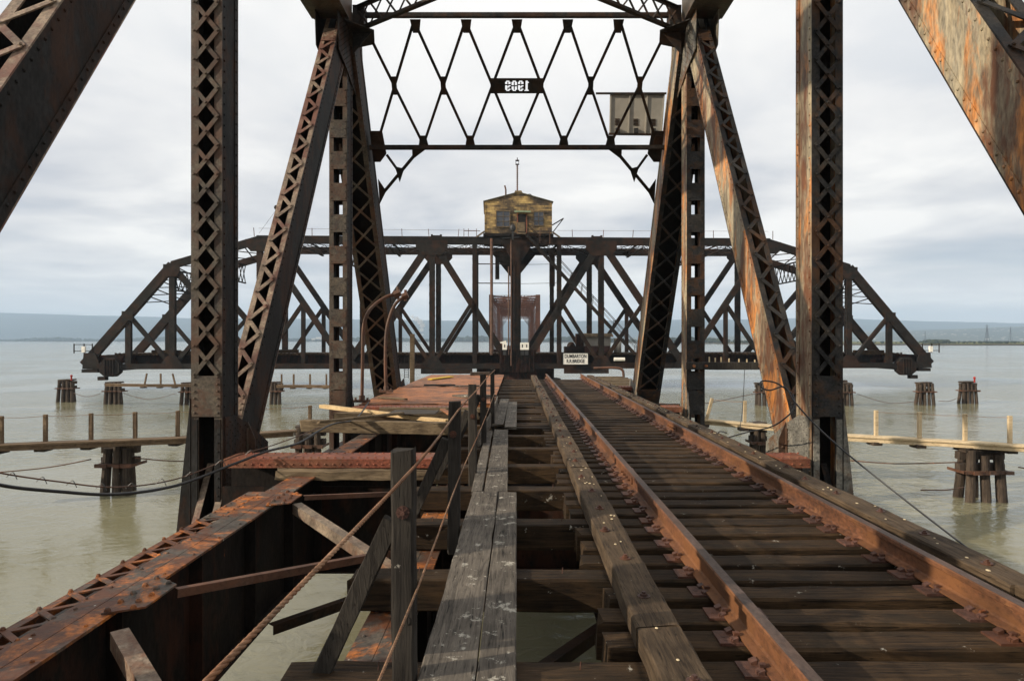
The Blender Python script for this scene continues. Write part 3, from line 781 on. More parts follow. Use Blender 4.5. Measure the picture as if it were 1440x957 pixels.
# node plates and floor laterals
lz = -0.27
for d in (5.0, 8.05):
    g = MB(); g.prism([(-2.84, d - 0.34, lz - 0.004), (-2.60, d - 0.22, lz - 0.004), (-2.60, d + 0.22, lz - 0.004), (-2.84, d + 0.40, lz - 0.004)], (0, 0, 0.014))
    for k in range(5): g.rivet((-2.67 - 0.03 * (k % 2), d - 0.25 + k * 0.12, lz + 0.01), (0, 0, 1), 0.026, 0.024); g.rivet((-2.82, d - 0.3 + k * 0.16, lz + 0.01), (0, 0, 1), 0.026, 0.024)
    g.build('gusset_plate', M['girder'], br)
def angle_bar(a, b, w=0.11, name='floor_lateral', mt='angle', lab=None):
    a = Vector(a); b = Vector(b); g = MB(); g.bar(a, b, w, 0.012); dr = (b - a).normalized().cross(Vector((0, 0, 1))).normalized() * (w / 2 - 0.007)
    g.bar(a + dr - Vector((0, 0, w / 2)), b + dr - Vector((0, 0, w / 2)), 0.012, w); g.build(name, M[mt], br, label=lab)
angle_bar((-2.62, 4.50, -0.31), (-1.0, 2.7, -0.52)); angle_bar((-2.58, 8.0, -0.31), (-1.05, 6.2, -0.5)); 
angle_bar((-2.62, 5.25, -0.31), (-1.0, 7.0, -0.5), 0.06, mt='pipe'); angle_bar((-2.62, 8.4, -0.31), (-1.0, 9.6, -0.5), 0.05, mt='pipe')
angle_bar((-2.7, 6.0, -1.52), (-1.0, 4.2, -1.52), 0.10, mt='truss_dark'); angle_bar((-2.7, 3.9, -1.52), (-1.0, 5.9, -1.52), 0.10, mt='truss_dark')
angle_bar((0.0, 6.2, -1.5), (0.95, 7.5, -1.5), 0.12, mt='truss_dark'); angle_bar((-2.7, 7.5, -1.52), (-1.0, 9.5, -1.52), 0.10, mt='truss_dark')
angle_bar((-0.8, 10.2, -1.52), (0.9, 11.6, -1.52), 0.12, mt='truss_dark')

# piers under the span ends
pr_ = MB()
for sx_ in (-3.4, -1.1, 1.1, 3.4):
    pr_.tube([(sx_, 26.2, WZ - 2), (sx_, 26.2, -2.3)], 0.55, 12)
pr_.box(-5, 5, 25.4, 27.0, -2.35, -1.83)
po = pr_.build('bridge_pier', M['concrete']); tag(po, 'stained concrete pier under the far end of the near truss', 'pier')

# ================================================================ track
TIEZ = -0.20; SP = 0.385
PL = MB()
def tie_plate_mb(x):
    p = MB(); sg = 1 if x < 2.2 else -1
    p.box(x - 0.19, x + 0.19, -0.09, 0.09, TIEZ, TIEZ + 0.017)
    for dx in (-0.11, 0.11):
        p.box(x + dx - 0.012, x + dx + 0.012, -0.07 + 0.1 * (dx > 0), -0.045 + 0.1 * (dx > 0), TIEZ + 0.017, TIEZ + 0.035)
        p.prism([(x + dx * 0.72, -0.08, TIEZ + 0.017), (x + dx * 0.72, -0.08, TIEZ + 0.045), (x + dx * 1.05, -0.08, TIEZ + 0.03), (x + dx * 1.05, -0.08, TIEZ + 0.017)], (0, 0.05, 0))
        p.prism([(x + dx * 0.72, 0.04, TIEZ + 0.017), (x + dx * 0.72, 0.04, TIEZ + 0.045), (x + dx * 1.05, 0.04, TIEZ + 0.03), (x + dx * 1.05, 0.04, TIEZ + 0.017)], (0, 0.05, 0))
        p.box(x + dx * 1.35 - 0.01, x + dx * 1.35 + 0.01, -0.01, 0.012, TIEZ + 0.017, TIEZ + 0.0185)
    return p
RX = (1.41, 3.07)
protos = {}
def make_tie(kind, x0, x1):
    name = 'crosstie'
    t = empty(name, (0, 0, 0), 'dark creosoted railway tie', 'railway tie', local=True)
    b = MB(); b.timber((x0, 0, TIEZ - 0.125), (x1, 0, TIEZ - 0.125), 0.252, 0.25, 0.0045, 0.014, 0.3, ragged=0.03); b.build('timber', M['tie'], t)
    if kind != 'short':
        for x in (random.uniform(0.1, 0.5), random.uniform(-0.5, 0.0) if kind == 'mid' else random.uniform(-0.9, -0.65)):
            q = MB(); q.tube([(x, 0.02, TIEZ - 0.02), (x + 0.004, 0.02, TIEZ + 0.045)], 0.004, 5); q.build('nail', M['plate'], t)
    for x in RX:
        p = tie_plate_mb(x); po_ = p.build('tie_plate', M['plate'], t)
        for dx, dy in ((-0.085, -0.03), (0.085, 0.03)):
            s_ = MB(); s_.bar((x + dx, dy, TIEZ), (x + dx, dy, TIEZ + 0.05), 0.017, 0.017, (1, 0, 0)); s_.bar((x + dx * 0.7, dy, TIEZ + 0.052), (x + dx * 1.12, dy, TIEZ + 0.052), 0.032, 0.014)
            s_.build('spike', M['plate'], po_)
    return t
ties = []
n = 78; y = 3.74 - 5 * SP
kinds = {'long': [make_tie('long', -1.28 + random.uniform(-.03, .03), 3.66) for _ in range(3)], 'short': [make_tie('short', 0.56 + q, 3.66) for q in (0.0, 0.05, -0.05, 0.02)], 'mid': [make_tie('mid', -0.62, 3.66) for _ in range(2)]}
used = set()
for i in range(n):
    k = i - 5
    long_ = k % 4 == 0; yy = y + i * SP
    kd = 'long' if long_ and yy < 17 else ('mid' if long_ or (yy > 14 and i % 2 == 0) else 'short')
    pr_t = random.choice(kinds[kd])
    loc = (random.uniform(-0.03, 0.03), yy + random.uniform(-0.02, 0.02), random.uniform(-0.012, 0.003)); rz = R(random.uniform(-0.9, 0.9))
    if pr_t.name in used: o = dup(pr_t, loc, rz)
    else: o = pr_t; used.add(pr_t.name); o.location = loc; o.rotation_euler = (0, 0, rz)
    if kd == 'long': tag(o, 'long dark tie reaching left beyond the rails to carry the plank walkway', None, 'long ties under track and walkway')
    elif kd == 'mid': tag(o, 'tie at the far end of the track reaching the rusty deck plates', None, 'medium ties near the far end')
    else: tag(o, 'short creosoted tie ending just left of the guard timber', None, 'short ties under the track')

RAILPROF = [(-0.075, 0), (0.075, 0), (0.075, 0.010), (0.022, 0.024), (0.010, 0.036), (0.010, 0.125), (0.020, 0.138), (0.040, 0.144), (0.040, 0.172), (0.033, 0.180), (-0.033, 0.180), (-0.040, 0.172), (-0.040, 0.144), (-0.020, 0.138), (-0.010, 0.125), (-0.010, 0.036), (-0.022, 0.024), (-0.075, 0.010)]
for x, lab in zip(RX, ('left rusty rail running from the foreground to the span end', 'right rusty rail beside the outer guard timber')):
    r_ = empty('rail', (x, 0, TIEZ + 0.017), lab, 'rail', 'running rails of the track')
    g = MB(); z0 = TIEZ + 0.018
    g.prism([(x + a, -2, z0 + b) for a, b in RAILPROF], (0, 34.9, 0)); ro = g.build('rail_section', M['rail'], r_)
    h_ = MB(); h_.box(x - 0.0335, x + 0.0335, -2, 32.9, z0 + 0.1803, z0 + 0.1815); h_.build('rail_head', M['railtop'], r_)
    for yj in (8.6 if x < 2 else 13.4, 19.6 if x < 2 else 22.0, 29.0):
        j = MB()
        for sg in (-1, 1):
            j.box(x + sg * 0.011, x + sg * 0.028, yj - 0.35, yj + 0.35, z0 + 0.045, z0 + 0.125)
            for k in range(4): j.tube([(x + sg * 0.028, yj - 0.26 + k * 0.175, z0 + 0.085), (x + sg * 0.062, yj - 0.26 + k * 0.175, z0 + 0.085)], 0.018, 6)
        j.build('joint_bar', M['rail'], r_)

# guard timbers, in lengths laid end to end, each with bolt washers
def guard_run(x0, w_, ycuts, h_, zt, labs, grp):
    for i, (a, b) in enumerate(zip(ycuts, ycuts[1:])):
        xo = random.uniform(-0.015, 0.015)
        r_ = empty('guard_timber', (x0 + w_ / 2, a, zt - h_), labs[min(i, len(labs) - 1)], 'guard timber', grp)
        g = MB(); g.timber((x0 + w_ / 2 + xo, a + 0.006, zt - h_ / 2), (x0 + w_ / 2 + xo + random.uniform(-0.01, 0.01), b - 0.006, zt - h_ / 2 + random.uniform(-0.006, 0.006)), w_, h_, 0.006, 0.012, 0.22, ragged=0.012)
        g.build('timber', M['guard'], r_)
        yb = a + 0.45
        while yb < b - 0.1:
            q = MB(); xb = x0 + w_ / 2 + random.uniform(-0.05, 0.05)
            q.tube([(xb, yb, zt - 0.004), (xb, yb, zt + 0.008)], 0.042, 12); q.tube([(xb, yb, zt + 0.006), (xb, yb, zt + 0.035)], 0.014, 6); q.tube([(xb, yb, zt + 0.008), (xb, yb, zt + 0.022)], 0.024, 6)
            q.build('bolt_washer', M['plate'], r_); yb += 0.77
guard_run(0.68, 0.26, [-1.0, 3.95, 8.9, 13.6, 19.0, 25.0, 32.6], 0.15, -0.05, ['nearest length of the left guard timber, bolted and deeply grained', 'second length of the left guard timber, from the foreground splice', 'split middle length of the left guard timber', 'fourth length of the left guard timber, just past the wide middle', 'fifth length of the left guard timber, beside the orange plates', 'far end length of the left guard timber'], 'guard timbers left of the rails')
guard_run(3.34, 0.27, [-1.0, 4.6, 9.5, 15.3, 21.5, 32.6], 0.17, -0.05, ['nearest length of the right guard timber at the frame edge', 'length of the right guard timber beside the near tan post', 'length of the right guard timber between the two right posts', 'length of the right guard timber beside the far right end post', 'far end length of the right guard timber'], 'guard timbers right of the rails')
# pale droppings specks scattered on timbers and rails
sp_ = MB()
for k in range(150):
    x = random.choice([random.uniform(0.72, 0.92), random.uniform(3.38, 3.58), random.uniform(3.38, 3.58)]); y_ = 2.2 + 20 * random.random() ** 1.6
    sp_.ball((x, y_, -0.047), random.uniform(0.008, 0.017), 6, 4, (1, 1.3, 0.35))
so_ = sp_.build('bird_droppings', M['drop'], label='pale bird droppings speckling the guard timbers'); tag(so_, None, 'droppings', kind='stuff')

# ================================================================ walkway on the left
def plank(name, a, b, w_, h_, mt, lab, cat, grp=None, **k):
    g = MB(); g.timber(a, b, w_, h_, **k); o = g.build(name, M[mt]); return tag(o, lab, cat, grp)
PZ = TIEZ + 0.028
WG = 'planks of the narrow walkway'
plank('walkway_plank', (-0.108, 1.2, PZ), (-0.108, 7.88, PZ), 0.205, 0.05, 'plank', 'long grey plank at the front right of the walkway', 'plank', WG, rnd=0.003, ch=0.006, ragged=0.02)
plank('walkway_plank', (-0.37, 1.2, PZ), (-0.365, 7.9, PZ + 0.004), 0.29, 0.052, 'plank', 'wide grey plank spattered white at the front left of the walkway', 'plank', WG, rnd=0.006, ch=0.006, ragged=0.03)
plank('walkway_plank', (-0.245, 7.93, PZ), (-0.31, 13.4, PZ), 0.27, 0.05, 'plank', 'middle walkway plank just beyond the spattered front planks', 'plank', WG, rnd=0.004, ch=0.006, ragged=0.03)
plank('walkway_plank', (-0.47, 7.95, PZ), (-0.54, 13.2, PZ + 0.006), 0.13, 0.05, 'plank', 'narrow middle plank at the left edge of the walkway', 'plank', WG, rnd=0.004, ch=0.006, ragged=0.03)
plank('walkway_plank', (-0.13, 13.45, PZ + 0.05), (-0.12, 19.0, PZ + 0.05), 0.24, 0.05, 'plank', 'far right plank raised on the others', 'plank', WG, rnd=0.005, ch=0.006, ragged=0.04)
plank('walkway_plank', (-0.40, 13.9, PZ + 0.05), (-0.34, 19.3, PZ + 0.11), 0.24, 0.05, 'plank', 'far left plank with its end curling up', 'plank', WG, rnd=0.006, ch=0.006, ragged=0.04)
plank('toe_board', (-0.64, 11.4, PZ + 0.13), (-0.52, 18.0, PZ + 0.18), 0.04, 0.26, 'plank', 'grey board on edge leaning along the handrail posts', 'board', bow=0.05, rnd=0.005)
plank('loose_board', (-1.75, 20.2, -0.03), (-0.75, 19.4, 0.02), 0.5, 0.07, 'plank', 'loose grey slab lying on the near orange deck plate', 'board', rnd=0.01)

# handrail posts
PD = [(3.56, -0.585, 0.118, 1.035), (6.47, -0.60, 0.112, 1.02), (9.04, -0.585, 0.11, 1.02), (11.7, -0.575, 0.105, 1.02), (14.0, -0.50, 0.085, 1.02)]
PLAB = ['nearest grey handrail post with a star shaped bolt washer', 'second handrail post, dark and straight behind the nearest', 'third handrail post, grey with a chewed top', 'fourth handrail post beyond the chewed one', 'farthest thin handrail post holding the rope ends']
for i, (d, x, w_, zt) in enumerate(PD):
    r_ = empty('handrail_post', (x, d, TIEZ - 0.02), PLAB[i], 'post', 'handrail posts along the walkway')
    g = MB(); g.timber((x, d, TIEZ - 0.2), (x + (0.012 if i == 1 else -0.005), d, zt), w_, w_, 0.003, 0.013, 0.12, up=(0, 1, 0), ragged=0.012); g.build('upright', M['post'], r_)
    if i < 4:
        g = MB(); g.timber((-1.09, d + 0.24 - 0.06, TIEZ - 0.06), (x - w_ / 2 - 0.01, d + 0.02, 0.66), 0.10, 0.05, 0.003, 0.006, 0.15, up=(0, 1, 0)); g.build('brace', M['post'], r_)
        q = MB(); zb = 0.72 if i < 2 else 0.6; yf = d - w_ / 2
        q.tube([(x, yf + 0.004, zb), (x, yf - 0.008, zb)], 0.034, 14); q.tube([(x, yf, zb), (x, yf - 0.03, zb)], 0.013, 6)
        for a_ in range(8):
            q.bar((x + 0.012 * math.cos(a_ * math.pi / 4), yf - 0.011, zb + 0.012 * math.sin(a_ * math.pi / 4)), (x + 0.034 * math.cos(a_ * math.pi / 4), yf - 0.011, zb + 0.034 * math.sin(a_ * math.pi / 4)), 0.006, 0.008, (0, 1, 0))
        q.build('bolt_washer', M['plate'], r_)
        q = MB(); q.tube([(x + 0.02, yf + 0.004, 0.165), (x + 0.02, yf - 0.006, 0.165)], 0.02, 10); q.build('bolt', M['post'], r_)

# twisted wire ropes
def rope(pts, r, lab, mt='rope', twist=True, name='wire_rope', cat='rope', grp=None, n=14):
    c = curve(pts, n); g = MB()
    if twist:
        for ph in range(3):
            out = []; acc = 0
            fine = []
            for a, b in zip(c, c[1:]):
                L_ = (b - a).length; m2 = max(1, int(L_ / (r * 1.6)));
                m2 = min(m2, 60)
                for k in range(m2): fine.append(a.lerp(b, k / m2))
            fine.append(c[-1])
            for k, p in enumerate(fine):
                if k: acc += (p - fine[k - 1]).length
                t_ = (fine[min(k + 1, len(fine) - 1)] - fine[max(k - 1, 0)]).normalized(); u = t_.cross(Vector((0, 0, 1))).normalized(); w_ = t_.cross(u)
                an = acc / (r * 10) * 2 * math.pi + ph * 2.094
                out.append(p + (u * math.cos(an) + w_ * math.sin(an)) * r * 0.5)
            g.tube(out, r * 0.58, 5)
    else: g.tube(c, r, 8)
    o = g.build(name, M[mt], smooth=True); return tag(o, lab, cat, grp)
rx = -0.585 + 0.118 / 2 + 0.012
rope([(-0.66, 0.75, 0.90), (rx, 3.56, 0.965), (-0.535, 6.47, 0.965), (-0.522, 9.04, 0.955), (-0.515, 11.7, 0.96), (-0.45, 14.0, 1.0)], 0.0082, 'upper twisted rusty wire rope strung over the handrail posts', grp='ropes of the walkway handrail', n=6)
rope([(-0.56, 0.9, 0.27), (rx, 3.5, 0.32), (-0.535, 6.45, 0.33), (-0.522, 9.04, 0.33), (-0.51, 11.7, 0.36), (-0.45, 14.0, 0.55)], 0.0066, 'lower tan rope strung knee high along the handrail posts', grp='ropes of the walkway handrail', n=6)

# ---- plates, boards and pipes beyond
dk = 'orange rusted steel deck plates left of the track'
for i, (a, b, lab) in enumerate([(17.75, 23.9, 'near rust orange deck plate with two bent pipes standing on it'), (24.5, 32.9, 'far rust orange deck plate beyond the gap')]):
    g = MB(); nx, ny = 14, 10; vs = []; fs = []
    for j in range(ny + 1):
        for k in range(nx + 1):
            vs.append((-4.12 + 3.5 * k / nx, a + (b - a) * j / ny, -0.045 + random.uniform(-0.014, 0.014) + (0.03 if i == 0 and j == ny else 0)))
    for j in range(ny):
        for k in range(nx): q = j * (nx + 1) + k; fs.append((q, q + 1, q + nx + 2, q + nx + 1))
    nb = len(vs); vs += [(v[0], v[1], v[2] - 0.03) for v in vs]; fs += [tuple(nb + t_ for t_ in f[::-1]) for f in fs]
    g.add(vs, fs); g.box(-4.12, -0.62, a + 0.01, a + 0.04, -0.14, -0.06)
    o = g.build('deck_plate', M['deckplate']); tag(o, lab, 'steel plate', dk)
fr = MB(); 
for x in (-3.9, -2.8, -1.9, -0.8): fr.box(x - 0.12, x + 0.12, 17.5, 33, -0.55, -0.16)
fr.box(-4.2, -0.6, 32.6, 32.9, -0.8, -0.12); fr.box(0.3, 4.3, 32.4, 32.9, -0.9, -0.47)
fr.build('deck_frame', M['girder_web'], br)

plank('timber_beam', (-4.35, 13.9, -0.13), (-1.25, 13.5, -0.14), 0.22, 0.24, 'oldbeam', 'heavy grey brown beam lying across the left girder', 'timber', ragged=0.04)
plank('loose_board', (-4.75, 16.6, 0.0), (-1.45, 14.3, -0.10), 0.16, 0.09, 'newwood', 'fresh yellow board lying aslant over the old timbers', 'board', bow=-0.03)
plank('timber_beam', (-4.1, 15.6, -0.15), (-0.9, 15.9, -0.12), 0.3, 0.2, 'oldbeam', 'cracked brown timber behind the fresh yellow board', 'timber', ragged=0.06, rnd=0.012)
plank('timber_beam', (-3.4, 16.9, -0.12), (-0.8, 16.7, -0.10), 0.2, 0.12, 'oldbeam', 'thin pale timber just below the near orange plate', 'timber', ragged=0.05)
plank('loose_board', (-2.75, 15.0, 0.03), (-1.75, 15.0, 0.02), 0.75, 0.03, 'tar', 'black tarred board lying on the timbers', 'board', rnd=0.012)
plank('loose_board', (-1.7, 15.6, 0.03), (-1.35, 14.6, -0.03), 0.14, 0.03, 'deckplate', 'narrow rust red strip beside the tarred board', 'board')
plank('timber_beam', (-3.35, 9.55, -0.27), (-1.15, 9.45, -0.26), 0.16, 0.13, 'oldbeam', 'rotten timber lying below the red riveted beam', 'timber', ragged=0.05, rnd=0.012)
plank('timber_beam', (-1.2, 8.6, -0.55), (-0.1, 8.6, -0.55), 0.25, 0.2, 'tie', 'dark block under the walkway behind the second post', 'timber')

plank('loose_board', (-3.9, 19.2, 0.0), (-3.0, 18.6, 0.0), 0.07, 0.05, 'oldbeam', 'short stick on the near orange plate by the left bent pipe', 'board')
plank('loose_board', (-2.1, 23.2, 0.04), (-1.0, 24.3, 0.0), 0.16, 0.04, 'plank', 'weathered scrap plank bridging the gap between the orange plates', 'board', ragged=0.04)
plank('loose_board', (-3.3, 24.2, 0.02), (-2.2, 24.1, 0.03), 0.2, 0.05, 'tar', 'dark scrap plank in the gap between the orange plates', 'board', ragged=0.05)
plank('loose_board', (-2.2, 32.2, 0.03), (-1.3, 32.3, 0.03), 0.3, 0.16, 'pile', 'dark block at the far edge of the far orange plate', 'board')
plank('loose_board', (-3.75, 12.9, 0.06), (-2.4, 14.3, 0.08), 0.12, 0.05, 'oldbeam', 'grey scrap board lying across the heavy grey brown beam', 'board', ragged=0.03)
for i, (pts, r, lab) in enumerate([
    ([P(509, 563, 18.2), P(510, 500, 18.2), P(511, 462, 18.2), P(517, 440, 18.2), P(529, 426, 18.4), P(545, 416, 18.6), P(557, 413, 18.7)], 0.045, 'left bent rusty pipe curling over in front of the dark end post'),
    ([P(543, 549, 21.2), P(542, 510, 21.2), P(543, 470, 21.2), P(548, 445, 21.2), P(556, 427, 21.2), P(568, 416, 21.2)], 0.05, 'right bent rusty pipe on a bolted foot, leaning right at its tip')]):
    r_ = empty('bent_pipe', pts[0], lab, 'pipe', 'bent pipes on the orange deck')
    g = MB(); g.tube(curve(pts, 8), r, 10); g.build('pipe', M['pipe'], r_, smooth=True)
    g = MB(); q = pts[-1]; g.tube([q - Vector((0.05, 0, 0.02)), q + Vector((0.12, 0, 0.05))], 0.1, 8); g.tube([q + Vector((0.05, 0, -.14)), q + Vector((0.05, 0, 0.2))], 0.045, 8); g.build('nozzle', M['pipe'], r_)
    g = MB(); q = pts[0]; g.box(q.x - 0.2, q.x + 0.2, q.y - 0.12, q.y + 0.12, q.z - 0.03, q.z + 0.03); g.tube([q, q + Vector((0, 0, 0.15))], 0.08, 8)
    for k in (-1, 1): g.tube([q + Vector((k * 0.16, -0.05, 0)), q + Vector((k * 0.16, -0.05, 0.09))], 0.03, 6)
    g.build('foot_flange', M['pipe'], r_)
plank('mooring_post', (-4.83, 31.5, -0.5), (-4.83, 31.5, 1.9), 0.2, 0.2, 'oldbeam', 'lone brown timber post left of the far orange plate', 'post', up=(0, 1, 0), rnd=0.008)
g = MB(); g.timber((-3.6, 28.2, -0.0), (-2.9, 30.2, -0.0), 0.22, 0.05); tag(g.build('yellow_sheet', M['yellow']), 'yellow scrap lying on the far orange plate', 'scrap')

# small landing right of the far track end
r_ = empty('side_landing', (4.2, 29, -0.6), 'small steel landing with a bent pipe rail right of the far track end', 'landing')
g = MB(); 
for k in range(7): g.timber((3.7, 25.8 + k * 1.0, -0.12), (5.0, 25.8 + k * 1.0, -0.12), 0.35, 0.09)
g.build('deck', M['oldbeam'], r_)
g = MB(); g.box(3.7, 5.05, 25.4, 25.55, -0.75, -0.2); g.box(4.9, 5.05, 25.5, 32.5, -0.75, -0.2); g.box(4.2, 6.1, 23.0, 23.3, -1.0, -0.55); g.build('frame', M['girder_web'], r_)
g = MB(); g.tube(curve([(3.6, 32.0, 0.3), (4.6, 32.0, 0.32), (4.95, 32.0, 0.2), (5.0, 32.0, -0.2)], 6), 0.06, 8); g.build('pipe_rail', M['pipe'], r_)

# bolted timber arm sticking out from the right far post
r_ = empty('timber_arm', (4.4, 17.2, 0.9), 'dark bolted timber arm reaching right from the far right post, with spikes on top', 'timber arm')
g = MB(); g.timber((4.28, 17.22, 0.96), (6.2, 17.22, 0.96), 0.12, 0.19, up=(0, 0, 1)); g.build('timber', M['post'], r_)
for x in (4.45, 4.75, 6.1):
    g = MB(); g.tube([(x, 17.17, 0.96), (x, 17.12, 0.96)], 0.04, 8); g.build('bolt', M['girder'], r_)
for x in (4.85, 5.0, 5.15, 5.35, 5.6, 5.8, 6.0):
    g = MB(); g.tube([(x, 17.22, 1.0), (x, 17.22, 1.05 + random.uniform(0.05, 0.14))], 0.018, 6); g.build('spike', M['catwood'], r_)

# grey panel hung behind the right of the portal
r_ = empty('metal_panel', (3.5, 20.2, 7.6), 'grey ribbed sheet metal panel hung behind the right of the portal', 'panel')
c0, c1, c2, c3 = P(858, 131, 20), P(935, 131, 20), P(931, 188, 20), P(857, 187, 20)
g = MB(); g.prism([c3, c2, c1, c0], (0, 0.06, 0)); g.build('sheet', M['greypanel'], r_)
g = MB()
for t_ in (0.01, 0.36, 0.68, 0.985):
    a = c0.lerp(c1, t_); b = c3.lerp(c2, t_); g.bar(a + Vector((0, -0.02, 0)), b + Vector((0, -0.02, 0)), 0.035, 0.04, (0, 1, 0))
g.build('rib', M['greypanel'], r_)
g = MB(); a, b = P(838, 131, 19.95), P(937, 131, 19.95); g.bar(a, b, 0.05, 0.05); a, b = P(856, 188, 19.95), P(937, 189, 19.95); g.bar(a, b, 0.05, 0.06); g.build_each('hanger_bar', M['truss_dark'], r_)
for t_ in (0.15, 0.50, 0.83):
    q = c3.lerp(c2, t_); 
    g = MB(); g.box(q.x - 0.06, q.x + 0.06, q.y - 0.09, q.y - 0.005, q.z + 0.0, q.z + 0.14); g.build('clip', M['black'], r_)
    g = MB()
    for k in range(5): g.box(q.x - 0.07, q.x + 0.07, q.y - 0.02, q.y - 0.003, q.z + 0.24 + k * 0.042, q.z + 0.262 + k * 0.042)
    g.build('vent', M['truss_dark'], r_)

# ---- black cables
PCABLE = rope([P(-150, 618, 5.4), P(-60, 660, 6.0), P(0, 681, 6.5), P(80, 690, 7.0), P(165, 694, 7.6), P(250, 681, 8.4), P(330, 651, 9.3), P(375, 634, 9.7), P(420, 622, 10.6), P(450, 604, 11.6), P(470, 595, 12.7), P(500, 588, 14.2), P(518, 565, 16.5)], 0.018, 'thick black cable sagging from the left across the near left post', 'cable', False, 'power_cable', 'cable')
rope([P(-150, 606, 5.4), P(-60, 648, 6.0), P(0, 664, 6.5), P(80, 676, 7.0), P(165, 684, 7.6), P(250, 672, 8.4), P(330, 641, 9.3), P(375, 628, 9.7), P(420, 612, 10.6), P(450, 600, 11.6)], 0.008, 'thin rusty messenger wire just above the thick sagging cable', 'pipe', False, 'messenger_wire', 'wire')
for k in range(9):
    px = 15 + k * 42; d = 6.55 + k * 0.30; yy = lerp([(0, 664), (80, 676), (165, 684), (250, 672), (330, 641), (375, 628)], px)
    a = P(px - 6, yy + 4, d); b = P(px + 3, yy - 3, d); c_ = P(px + 9, yy + 7, d)
    cb_ = MB(); cb_.tube(curve([a, b, c_], 5), 0.004, 5); cb_.build('hanger_loop', M['cable'], PCABLE)
rope([P(1113, 552, 9.75), P(1092, 538, 9.72), P(1072, 535, 9.75), P(1070, 543, 9.7), P(1082, 548, 9.65), P(1100, 543, 9.65), P(1108, 548, 9.6), P(1118, 565, 9.5), P(1150, 600, 9.3), P(1195, 640, 9.0), P(1270, 700, 8.4), P(1365, 773, 7.5), P(1470, 850, 6.6)], 0.011, 'black cable looped at the near right post and running down to the right', 'cable', False, 'power_cable', 'cable')
rope([P(1115, 553, 9.7), P(1117, 572, 9.6), P(1103, 588, 9.6), P(1082, 600, 10), P(1050, 607, 11), P(1016, 616, 11.9), P(1008, 612, 12.1), P(1012, 606, 12.1), P(1022, 608, 11.9)], 0.011, 'black cable drooping from the right post to the guard timber', 'cable', False, 'power_cable', 'cable')
rope([P(1047, 518, 17.0), P(1046, 545, 17.0), P(1044, 575, 17.0), P(1040, 605, 16.5)], 0.008, 'thin wire hanging below the timber arm', 'cable', False, 'hanging_wire', 'wire')

# ================================================================ dolphins and catwalks in the water
def dolphin(px0, px1, pyb, npile, lab, z_top, mt='pile', caps=True, cat='dolphin', grp='pile clusters standing in the water', lamp=False, d=None):
    d = d or (H - WZ) * 960 / (pyb - 478); X0 = (px0 - 727) * d / 960; X1 = (px1 - 727) * d / 960
    xc = (X0 + X1) / 2; wd = X1 - X0
    r_ = empty('pile_dolphin', (xc, d + 0.5, WZ), lab, cat, grp)
    rad = min(0.17, wd / (3.0 * npile))
    for row in range(2):
        for k in range(npile if row == 0 else npile - 1):
            t_ = (k + 0.5) / npile - 0.5 + ((0.25 if k else 0.1) if row else random.uniform(-0.07, 0.07)) / npile
            xb = xc + t_ * (wd - 2 * rad) * 1.16; xt = xc + t_ * (wd - 2 * rad) * (0.86 if row == 0 else 0.6)
            g = MB(); yb = d + 0.15 + row * 0.9; rr = rad * random.uniform(0.82, 1.05)
            zt = z_top + random.uniform(-0.16, 0.10) - 0.1 * row
            pts = [Vector((xb, yb, WZ - 1.2)).lerp(Vector((xt, yb + (0.12 if row == 0 else -0.12), zt)), q) for q in (0, 0.25, 0.5, 0.75, 1)]
            g.tube([p + Vector((random.uniform(-.012, .012), 0, 0)) for p in pts], [rr * 1.05, rr, rr * 1.02, rr * 0.96, rr * 0.93], 9)
            g.build('pile', M[mt], r_)
    zb = z_top - 0.75
    g = MB(); ww = wd / 2 * 0.84
    for k in range(npile * 2):
        a_ = -ww + ww * k / npile; g.box(xc + a_, xc + a_ + ww / npile * 1.02, d + 0.02 - 0.05 * (k % 2), d + 0.09, zb + random.uniform(-0.03, 0.03), zb + 0.11)
    g.box(xc - ww, xc - ww + 0.04, d, d + 1.0, zb, zb + 0.09); g.box(xc + ww - 0.04, xc + ww, d, d + 1.0, zb, zb + 0.09)
    g.build('band', M['pipe'], r_)
    for zz in (z_top - 0.18, z_top - 0.58):
        g = MB(); g.timber((xc - wd * 0.40, d + 0.50, zz), (xc + wd * 0.40, d + 0.50, zz), 0.3, 0.26, rnd=0.01); g.build('cap_timber', M['pile'], r_)
    if caps:
        g = MB(); g.timber((xc - wd * 0.36, d + 0.5, z_top + 0.02), (xc + wd * 0.30, d + 0.62, z_top + 0.05), 0.6, 0.12, rnd=0.015, ragged=0.05); g.build('cap_board', M['pile'], r_)
    if lamp:
        g = MB(); g.tube([(xc + wd * 0.25, d + 0.3, z_top), (xc + wd * 0.25, d + 0.3, z_top + 0.32)], 0.07, 8); g.ball((xc + wd * 0.25, d + 0.3, z_top + 0.4), 0.11, 8, 5); g.build('warning_lamp', M['redlamp'], r_)
    return r_
dolphin(127, 190, 697, 3, 'black three pile cluster under the near left catwalk', -2.05, caps=False)
dolphin(1352, 1432, 707, 3, 'brown pile cluster with rusty band under the near right catwalk', -2.1, caps=True)
dolphin(404, 458, 668, 3, 'dark pile cluster left of the far left post behind the cable', -1.95, caps=True)
dolphin(1057, 1086, 664, 2, 'dark pile pair half hidden behind the right guard timber', -1.9, caps=True)
dolphin(74, 105, 565, 4, 'leftmost far pile cluster with a red lamp, standing alone', -1.9, lamp=True)
dolphin(140, 173, 568, 4, 'far pile cluster at the left end of the far catwalk', -2.0)
dolphin(248, 279, 569, 4, 'far pile cluster just left of the near left post', -2.0)
dolphin(375, 397, 568, 3, 'far pile cluster seen right of the brown left diagonal', -2.0)
dolphin(1063, 1082, 570, 2, 'far pile pair seen left of the tan right diagonal', -2.0)
dolphin(1182, 1205, 570, 3, 'far pile cluster just right of the near right post', -2.0)
